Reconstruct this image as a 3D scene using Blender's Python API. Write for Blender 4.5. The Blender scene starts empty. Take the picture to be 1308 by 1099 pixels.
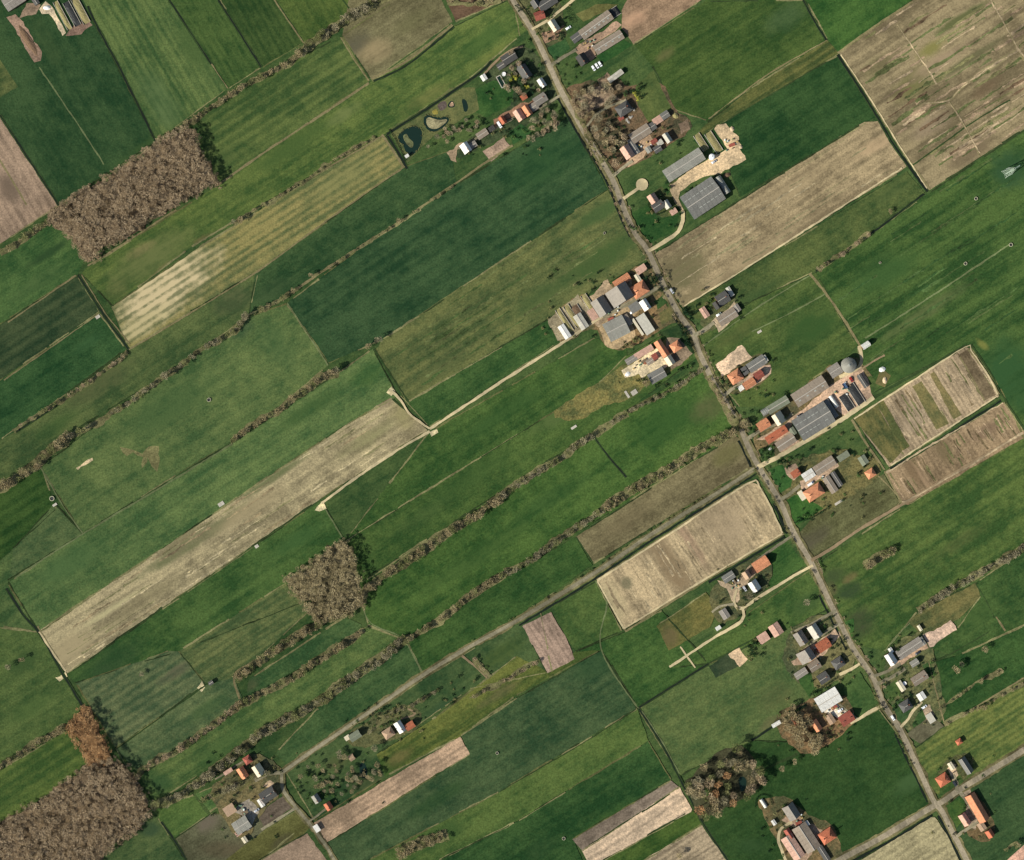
import bpy, bmesh, math, random
from mathutils import Vector, Matrix
rnd = random.Random(7)
SC = bpy.context.scene
COL = SC.collection
S = 0.6                       # metres per map unit
ALONG, CROSS = 33.0, -57.0    # the two directions the polder is laid out in

# ------------------------------------------------------------------ camera, sky, sun
CAM_Z = 1500.0
cam_d = bpy.data.cameras.new('camera')
cam = bpy.data.objects.new('camera', cam_d); COL.objects.link(cam)
cam.location = (0, 0, CAM_Z)
cam_d.sensor_fit = 'HORIZONTAL'
cam_d.angle = 2*math.atan(654*S/CAM_Z)
cam_d.clip_start = 10; cam_d.clip_end = 8000
SC.camera = cam
SUN_EL, SUN_AZ = 33.0, 180+31.0      # elevation; compass of the sun as an angle from +X
w = bpy.data.worlds.new('World'); SC.world = w; w.use_nodes = True
nt = w.node_tree; bg = nt.nodes['Background']
sky = nt.nodes.new('ShaderNodeTexSky'); sky.sky_type = 'NISHITA'; sky.sun_disc = False
sky.sun_elevation = math.radians(SUN_EL)
sky.sun_rotation = math.radians(90-SUN_AZ) % (2*math.pi)
nt.links.new(sky.outputs[0], bg.inputs[0]); bg.inputs[1].default_value = 0.075
sl = bpy.data.lights.new('sun', 'SUN'); sl.energy = 4.4; sl.angle = math.radians(0.5); sl.color = (1, .97, .89)
sun = bpy.data.objects.new('sun', sl); COL.objects.link(sun)
e, a = math.radians(SUN_EL), math.radians(SUN_AZ)
sun.rotation_euler = Vector((-math.cos(a)*math.cos(e), -math.sin(a)*math.cos(e), -math.sin(e))).to_track_quat('-Z', 'Y').to_euler()
sun.location = (-300, -200, 300)
vs = SC.view_settings; vs.view_transform = 'Standard'; vs.look = 'None'; vs.exposure = 0.44; vs.gamma = 1; vs.use_curve_mapping = False
SC.render.engine = 'CYCLES'
SC.cycles.pixel_filter_type = 'BLACKMAN_HARRIS'; SC.cycles.filter_width = 1.45
SC.cycles.max_bounces = 4

# ------------------------------------------------------------------ helpers
def P(x, y): return ((x-654)*S, (549.5-y)*S)
def lin(c):
    return tuple(((v/255)/12.92 if v/255 <= .04045 else ((v/255+.055)/1.055)**2.4) for v in c)
def push(x, y):                 # carry shapes that meet the map's edge on beyond it
    dx = dy = 0
    if x <= 0: dx -= 90; dy += 58
    if x >= 1308: dx += 90; dy -= 58
    if y <= 0: dx -= 45; dy -= 80
    if y >= 1099: dx += 45; dy += 80
    return x+dx, y+dy
def link(name, me, m=None, parent=None):
    o = bpy.data.objects.new(name, me); COL.objects.link(o)
    if m is not None and not me.materials: me.materials.append(m)
    if parent: o.parent = parent
    return o
def mesh(name, v, f, m=None, smooth=False):
    me = bpy.data.meshes.new(name); me.from_pydata(v, [], f)
    if m: me.materials.append(m)
    if smooth:
        for p in me.polygons: p.use_smooth = True
    me.update(); return me
LABELS = {}
def thing(name, label, cat, loc, rz=0, group=None, scale=None, me=None):
    o = bpy.data.objects.new(name, me); COL.objects.link(o)
    o.location = loc; o.rotation_euler = (0, 0, rz)
    if scale: o.scale = scale
    o['label'] = label; o['category'] = cat
    if group: o['group'] = group
    LABELS.setdefault(label, []).append(group)
    return o

# ------------------------------------------------------------------ materials
def nmat(name):
    m = bpy.data.materials.new(name); m.use_nodes = True
    t = m.node_tree; t.nodes.clear()
    out = t.nodes.new('ShaderNodeOutputMaterial')
    return m, t, out
def mixn(t, fac, a, b, blend='MIX'):
    n = t.nodes.new('ShaderNodeMix'); n.data_type = 'RGBA'; n.blend_type = blend
    for s, v in ((n.inputs[0], fac), (n.inputs[6], a), (n.inputs[7], b)):
        if hasattr(v, 'is_linked'): t.links.new(v, s)
        elif isinstance(v, (int, float)): s.default_value = v
        else: s.default_value = (*v, 1)
    return n.outputs[2]
def math2(t, op, a, b=0.0, clamp=False):
    n = t.nodes.new('ShaderNodeMath'); n.operation = op; n.use_clamp = clamp
    for s, v in ((n.inputs[0], a), (n.inputs[1], b)):
        if hasattr(v, 'is_linked'): t.links.new(v, s)
        else: s.default_value = v
    return n.outputs[0]
def noise(t, vec, scale, detail=3, rough=.55):
    n = t.nodes.new('ShaderNodeTexNoise'); n.inputs['Scale'].default_value = scale
    n.inputs['Detail'].default_value = detail; n.inputs['Roughness'].default_value = rough
    t.links.new(vec, n.inputs['Vector']); return n.outputs[0]

# one node group: the colour of a field with sowing streaks, passes, mottling and grain
G = bpy.data.node_groups.new('field_colour', 'ShaderNodeTree')
for nm, ty, dv in (('Base', 'NodeSocketColor', None), ('Second', 'NodeSocketColor', None), ('Angle', 'NodeSocketFloat', 0.0), ('Wave', 'NodeSocketFloat', 8.0),
                   ('Passes', 'NodeSocketFloat', 0.0), ('Streak', 'NodeSocketFloat', .5), ('Mottle', 'NodeSocketFloat', .5), ('Grain', 'NodeSocketFloat', .3)):
    s = G.interface.new_socket(nm, in_out='INPUT', socket_type=ty)
    if dv is not None: s.default_value = dv
G.interface.new_socket('Color', in_out='OUTPUT', socket_type='NodeSocketColor')
G.interface.new_socket('Fac', in_out='OUTPUT', socket_type='NodeSocketFloat')
gi = G.nodes.new('NodeGroupInput'); go = G.nodes.new('NodeGroupOutput')
gt = G.nodes.new('ShaderNodeTexCoord')
vr = G.nodes.new('ShaderNodeVectorRotate'); vr.rotation_type = 'Z_AXIS'; vr.invert = True
G.links.new(gt.outputs['Object'], vr.inputs['Vector']); G.links.new(gi.outputs['Angle'], vr.inputs['Angle'])
def vscale(vec, x, y):
    n = G.nodes.new('ShaderNodeVectorMath'); n.operation = 'MULTIPLY'; n.inputs[1].default_value = (x, y, 1)
    G.links.new(vec, n.inputs[0]); return n.outputs[0]
raw = gt.outputs['Object']
st1 = noise(G, vscale(vr.outputs[0], .010, .20), 1, 4, .65)
st2 = noise(G, vscale(vr.outputs[0], .003, .045), 1, 3, .6)
mo = noise(G, raw, .022, 6, .62)
mo2 = noise(G, raw, .10, 4, .65)
mo3 = noise(G, vscale(vr.outputs[0], .5, 1), .42, 3, .65)
gr = noise(G, raw, .75, 3, .7)
sep = G.nodes.new('ShaderNodeSeparateXYZ'); G.links.new(vr.outputs[0], sep.inputs[0])
ph = math2(G, 'ADD', math2(G, 'DIVIDE', sep.outputs[1], gi.outputs['Wave']), math2(G, 'MULTIPLY', st2, .9))
sn = math2(G, 'SINE', math2(G, 'MULTIPLY', ph, 6.2832))
def cen(v, k): return math2(G, 'MULTIPLY', math2(G, 'SUBTRACT', v, .5), k)
amp = math2(G, 'ADD', math2(G, 'MULTIPLY', mo, 1.4), -.1)
f = math2(G, 'MULTIPLY', math2(G, 'MULTIPLY', sn, amp), math2(G, 'MULTIPLY', gi.outputs['Passes'], .6))
f = math2(G, 'ADD', f, math2(G, 'MULTIPLY', cen(st1, 3.0), gi.outputs['Streak']))
f = math2(G, 'ADD', f, math2(G, 'MULTIPLY', cen(st2, 2.5), gi.outputs['Streak']))
f = math2(G, 'ADD', f, math2(G, 'MULTIPLY', cen(mo, 3.2), gi.outputs['Mottle']))
f = math2(G, 'ADD', f, math2(G, 'MULTIPLY', cen(mo2, 2.4), gi.outputs['Mottle']))
f = math2(G, 'ADD', f, math2(G, 'MULTIPLY', cen(mo3, 1.7), gi.outputs['Grain']))
f = math2(G, 'ADD', f, .5, True)
c = mixn(G, f, gi.outputs['Base'], gi.outputs['Second'])
k = math2(G, 'ADD', math2(G, 'MULTIPLY', cen(gr, 2.6), gi.outputs['Grain']), 1.0)
vm = G.nodes.new('ShaderNodeVectorMath'); vm.operation = 'SCALE'
G.links.new(c, vm.inputs[0]); G.links.new(k, vm.inputs['Scale'])
G.links.new(vm.outputs[0], go.inputs[0]); G.links.new(f, go.inputs[1])

GAIN = 1.0
def tone(c):
    return (c[0]+6, c[1]+3, c[2]+4) if c[1] > c[0] else (c[0]+2, c[1]+2, c[2]+1)
def field_mat(name, c1, c2=None, ang=ALONG, wave=9.0, passes=.12, streak=.55, mottle=.78, grain=.62, patches=()):
    c1 = tone(c1); c2 = tone(c2) if c2 else None
    patches = [(*p[:5], tone(p[5]), p[6]) for p in patches]
    if c2 is None and c1[0] >= c1[1]:
        c2 = tuple(min(255, v*1.14+5) for v in c1); c1 = tuple(v*.85 for v in c1)
    elif c2 is None:
        c2 = tuple(min(255, v*k+d) for v, k, d in zip(c1, (1.22, 1.13, 1.12), (10, 5, 2)))
        c1 = tuple(v*k for v, k in zip(c1, (.83, .87, .85)))
    m, t, out = nmat(name)
    g = t.nodes.new('ShaderNodeGroup'); g.node_tree = G
    for n_, v in (('Base', (*[q*GAIN for q in lin(c1)], 1)), ('Second', (*[q*GAIN for q in lin(c2)], 1)), ('Angle', math.radians(ang)), ('Wave', wave), ('Passes', passes),
                  ('Streak', streak), ('Mottle', mottle), ('Grain', grain)):
        g.inputs[n_].default_value = v
    colr = g.outputs[0]
    if patches:
        tc = t.nodes.new('ShaderNodeTexCoord')
        wob = noise(t, tc.outputs['Object'], .07, 5, .65)
    for (px, py, rx, ry, pa, pc, ps) in patches:
        mp = t.nodes.new('ShaderNodeMapping'); mp.vector_type = 'TEXTURE'
        mp.inputs['Location'].default_value = (*P(px, py), 0)
        mp.inputs['Rotation'].default_value = (0, 0, math.radians(pa))
        mp.inputs['Scale'].default_value = (rx*S, ry*S, 1e4)
        t.links.new(tc.outputs['Object'], mp.inputs[0])
        ln = t.nodes.new('ShaderNodeVectorMath'); ln.operation = 'LENGTH'; t.links.new(mp.outputs[0], ln.inputs[0])
        d = math2(t, 'ADD', ln.outputs['Value'], math2(t, 'MULTIPLY', math2(t, 'SUBTRACT', wob, .5), 1.1))
        mr = t.nodes.new('ShaderNodeMapRange'); mr.interpolation_type = 'SMOOTHSTEP'
        mr.inputs[1].default_value = .3; mr.inputs[2].default_value = 1.15; mr.inputs[3].default_value = ps; mr.inputs[4].default_value = 0
        t.links.new(d, mr.inputs[0])
        # the patch keeps the streaks and grain of its field: it tints what is there
        pcol = mixn(t, .45, [q*GAIN for q in lin(pc)], colr)
        pcol = mixn(t, .7, pcol, [q*GAIN for q in lin(pc)])
        mk = math2(t, 'MULTIPLY', mr.outputs[0], math2(t, 'ADD', math2(t, 'MULTIPLY', g.outputs[1], .7 if passes < .9 else 1.3), .62 if passes < .9 else .3), True)
        colr = mixn(t, mk, colr, pcol)
    b = t.nodes.new('ShaderNodeBsdfDiffuse'); b.inputs['Roughness'].default_value = 1
    t.links.new(colr, b.inputs[0]); t.links.new(b.outputs[0], out.inputs[0])
    return m
def soil_mat(name, c, var=.25, scale=.25, grain=.25): # plain loose or paved ground
    c1 = tuple(v*(1-var*.6) for v in c); c2 = tuple(min(255, v*(1+var*.5)) for v in c)
    return field_mat(name, c1, c2, streak=0, passes=0, mottle=.8, grain=grain)
def surf_mat(name, c, rough=.8, var=.2, tint=.12, nscale=.5, bump=None, spec=.3):
    """weathered solid surface; each object a little lighter or darker"""
    m, t, out = nmat(name)
    b = t.nodes.new('ShaderNodeBsdfPrincipled'); b.inputs['Roughness'].default_value = rough
    b.inputs['Specular IOR Level'].default_value = spec
    tc = t.nodes.new('ShaderNodeTexCoord')
    n1 = noise(t, tc.outputs['Object'], nscale, 5, .65); n2 = noise(t, tc.outputs['Object'], nscale*7, 2)
    oi = t.nodes.new('ShaderNodeObjectInfo')
    k = math2(t, 'ADD', math2(t, 'MULTIPLY', math2(t, 'SUBTRACT', n1, .5), var*3), 1)
    k = math2(t, 'ADD', k, math2(t, 'MULTIPLY', math2(t, 'SUBTRACT', n2, .5), var*1.2))
    k = math2(t, 'ADD', k, math2(t, 'MULTIPLY', math2(t, 'SUBTRACT', oi.outputs['Random'], .5), tint*2))
    vmn = t.nodes.new('ShaderNodeVectorMath'); vmn.operation = 'SCALE'; vmn.inputs[0].default_value = lin(c)
    t.links.new(k, vmn.inputs['Scale']); t.links.new(vmn.outputs[0], b.inputs['Base Color'])
    if bump:
        wv = t.nodes.new('ShaderNodeTexWave'); wv.inputs['Scale'].default_value = bump[0]; wv.bands_direction = bump[1]
        t.links.new(tc.outputs['Object'], wv.inputs[0])
        bm_ = t.nodes.new('ShaderNodeBump'); bm_.inputs['Strength'].default_value = .5; bm_.inputs['Distance'].default_value = .06
        t.links.new(wv.outputs['Fac'], bm_.inputs['Height']); t.links.new(bm_.outputs[0], b.inputs['Normal'])
    t.links.new(b.outputs[0], out.inputs[0]); return m
def water_mat(name, c):
    m, t, out = nmat(name)
    b = t.nodes.new('ShaderNodeBsdfPrincipled'); b.inputs['Base Color'].default_value = (*lin(c), 1)
    b.inputs['Roughness'].default_value = .12; b.inputs['IOR'].default_value = 1.33
    tc = t.nodes.new('ShaderNodeTexCoord'); n1 = noise(t, tc.outputs['Object'], .8, 3)
    bm_ = t.nodes.new('ShaderNodeBump'); bm_.inputs['Strength'].default_value = .2; bm_.inputs['Distance'].default_value = .05
    t.links.new(n1, bm_.inputs['Height']); t.links.new(bm_.outputs[0], b.inputs['Normal'])
    t.links.new(b.outputs[0], out.inputs[0]); return m
def twig_mat(name, cols, nscale=.12, island=True):
    m, t, out = nmat(name)
    ge = t.nodes.new('ShaderNodeNewGeometry'); oi = t.nodes.new('ShaderNodeObjectInfo')
    n1 = noise(t, ge.outputs['Position'], nscale, 3)
    v = math2(t, 'ADD', math2(t, 'MULTIPLY', oi.outputs['Random'], .45), math2(t, 'MULTIPLY', ge.outputs['Random Per Island'], .3))
    v = math2(t, 'ADD', v, math2(t, 'MULTIPLY', math2(t, 'SUBTRACT', n1, .35), .9), True)
    cr = t.nodes.new('ShaderNodeValToRGB')
    while len(cr.color_ramp.elements) < len(cols): cr.color_ramp.elements.new(.5)
    for i, (el, c_) in enumerate(zip(cr.color_ramp.elements, cols)):
        el.position = i/(len(cols)-1); el.color = (*lin(c_), 1)
    t.links.new(v, cr.inputs[0])
    b = t.nodes.new('ShaderNodeBsdfDiffuse'); t.links.new(cr.outputs[0], b.inputs[0])
    t.links.new(b.outputs[0], out.inputs[0]); return m

# ------------------------------------------------------------------ laying sheets on the ground
LAY = []          # (rotated box, layer, polygon in metres)
STEP = .012
ca, sa = math.cos(math.radians(ALONG)), math.sin(math.radians(ALONG))
def layer_for(pts):
    u = [x*ca+y*sa for x, y in pts]; v = [-x*sa+y*ca for x, y in pts]
    bx = (min(u), max(u), min(v), max(v)); l = 1
    for b, k_, _ in LAY:
        if k_ >= l and b[0] < bx[1] and bx[0] < b[1] and b[2] < bx[3] and bx[2] < b[3]: l = k_+1
    LAY.append((bx, l, pts)); return l*STEP
def inside(x, y, pts):
    r = False; j = len(pts)-1
    for i in range(len(pts)):
        xi, yi = pts[i]; xj, yj = pts[j]
        if (yi > y) != (yj > y) and x < (xj-xi)*(y-yi)/(yj-yi)+xi: r = not r
        j = i
    return r
def ground_z(x, y):
    z = 0
    for b, l, pts in LAY:
        if l*STEP > z:
            u, v = x*ca+y*sa, -x*sa+y*ca
            if b[0] <= u <= b[1] and b[2] <= v <= b[3] and inside(x, y, pts): z = l*STEP
    return z
def rough_edge(pts, step=3.0, jit=.35):
    out = []
    for i in range(len(pts)):
        x0, y0 = pts[i]; x1, y1 = pts[(i+1) % len(pts)]
        d = math.hypot(x1-x0, y1-y0)
        if d < .01: continue
        n = max(1, int(d/step)); nx, ny = -(y1-y0)/d, (x1-x0)/d
        if abs(x0) > 430 or abs(y0) > 370: n = min(n, 12)
        o = 0
        for k_ in range(n):
            tt = k_/n; o = .6*o + rnd.gauss(0, jit)*.6
            if k_ == 0: o *= .3
            out.append((x0+(x1-x0)*tt+nx*o, y0+(y1-y0)*tt+ny*o))
    return out
def side(p):
    return (1 if p[0] <= 0 else 2 if p[0] >= 1308 else 0, 1 if p[1] <= 0 else 2 if p[1] >= 1099 else 0)
def crosses(p):
    n = len(p)
    def o_(a_, b_, c_): return (b_[0]-a_[0])*(c_[1]-a_[1])-(b_[1]-a_[1])*(c_[0]-a_[0])
    for i in range(n):
        for j in range(i+2, n):
            if i == 0 and j == n-1: continue
            q, r, s, t_ = p[i], p[i+1], p[j], p[(j+1) % n]
            if o_(q, r, s)*o_(q, r, t_) < 0 and o_(s, t_, q)*o_(s, t_, r) < 0: return True
    return False
def extend(pts):
    for q in (extend_along(pts), [push(*p) for p in pts]):
        if not crosses(q): return q
    return pts
def extend_along(pts):
    out = []; n = len(pts)
    for i, p in enumerate(pts):
        sx, sy = side(p)
        if not (sx or sy): out.append(p); continue
        nb = [q for q in (pts[i-1], pts[(i+1) % n]) if not (sx and side(q)[0] == sx) and not (sy and side(q)[1] == sy)]
        if (sx and sy) or not nb: out.append(push(*p)); continue
        q = nb[0]; dx, dy = p[0]-q[0], p[1]-q[1]; d = abs(dx) if sx else abs(dy)
        if d < 8: out.append(push(*p)); continue
        k_ = min(85/d, 190/math.hypot(dx, dy)); out.append((p[0]+dx*k_, p[1]+dy*k_))
    return out
def sheet(name, pts, m, label=None, jit=.35, kind='structure', raw=False, smooth=0):
    q = pts if raw else [P(*p) for p in extend(pts)]
    for _ in range(smooth):
        q = [pt for i in range(len(q)) for pt in ((q[i][0]*.75+q[(i+1) % len(q)][0]*.25, q[i][1]*.75+q[(i+1) % len(q)][1]*.25),
                                                  (q[i][0]*.25+q[(i+1) % len(q)][0]*.75, q[i][1]*.25+q[(i+1) % len(q)][1]*.75))]
    if jit: q = rough_edge(q, jit=jit)
    z = layer_for(q)
    o = link(name, mesh(name, [(x, y, z) for x, y in q], [list(range(len(q)))]), m)
    if o.data.polygons[0].normal.z < 0: o.data.flip_normals()
    o['kind'] = kind
    if label: o['label'] = label
    return o
def spline(pts, step=2.5):
    if len(pts) == 2:
        p = [pts[0], pts[0], pts[1], pts[1]]
    else: p = [pts[0]]+list(pts)+[pts[-1]]
    out = []
    for i in range(1, len(p)-2):
        a_, b_, c_, d_ = [Vector(q) for q in p[i-1:i+3]]
        n = max(1, int((c_-b_).length/step))
        for k_ in range(n):
            t_ = k_/n
            out.append(.5*((2*b_)+(c_-a_)*t_+(2*a_-5*b_+4*c_-d_)*t_*t_+(3*b_-a_-3*c_+d_)*t_**3))
    out.append(Vector(p[-1])); return out
def ribbon_outline(pts, wpx, jit):
    c_ = spline([P(*q) for q in pts])
    L_, R_ = [], []; o1 = o2 = 0
    for i, p in enumerate(c_):
        d = (c_[min(i+1, len(c_)-1)]-c_[max(i-1, 0)])
        if d.length < 1e-6: continue
        d.normalize(); n = Vector((-d.y, d.x)); h = wpx*S/2
        o1 = .5*o1+rnd.gauss(0, jit)*.7; o2 = .5*o2+rnd.gauss(0, jit)*.7
        L_.append(p+n*max(.15, h+o1)); R_.append(p-n*max(.15, h+o2))
    return L_, R_
def ribbon(name, pts, wpx, m, label=None, jit=.15, kind='structure'):
    L_, R_ = ribbon_outline(pts, wpx, jit)
    q = [(p.x, p.y) for p in L_]+[(p.x, p.y) for p in reversed(R_)]
    z = layer_for(q)
    n = len(L_)
    v = [(p.x, p.y, z) for p in L_]+[(p.x, p.y, z) for p in R_]
    o = link(name, mesh(name, v, [(i, n+i, n+i+1, i+1) for i in range(n-1)]), m)
    o['kind'] = kind
    if label: o['label'] = label
    return o
# ------------------------------------------------------------------ the land
gm = field_mat('polder_ground', (56, 84, 46), passes=.1)
gs = link('ground', mesh('ground', [(-4000, -4000, 0), (4000, -4000, 0), (4000, 4000, 0), (-4000, 4000, 0)], [(0, 1, 2, 3)]), gm)
gs['kind'] = 'structure'
N = -60.0   # direction of the passes in the fields of the north-west corner
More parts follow.
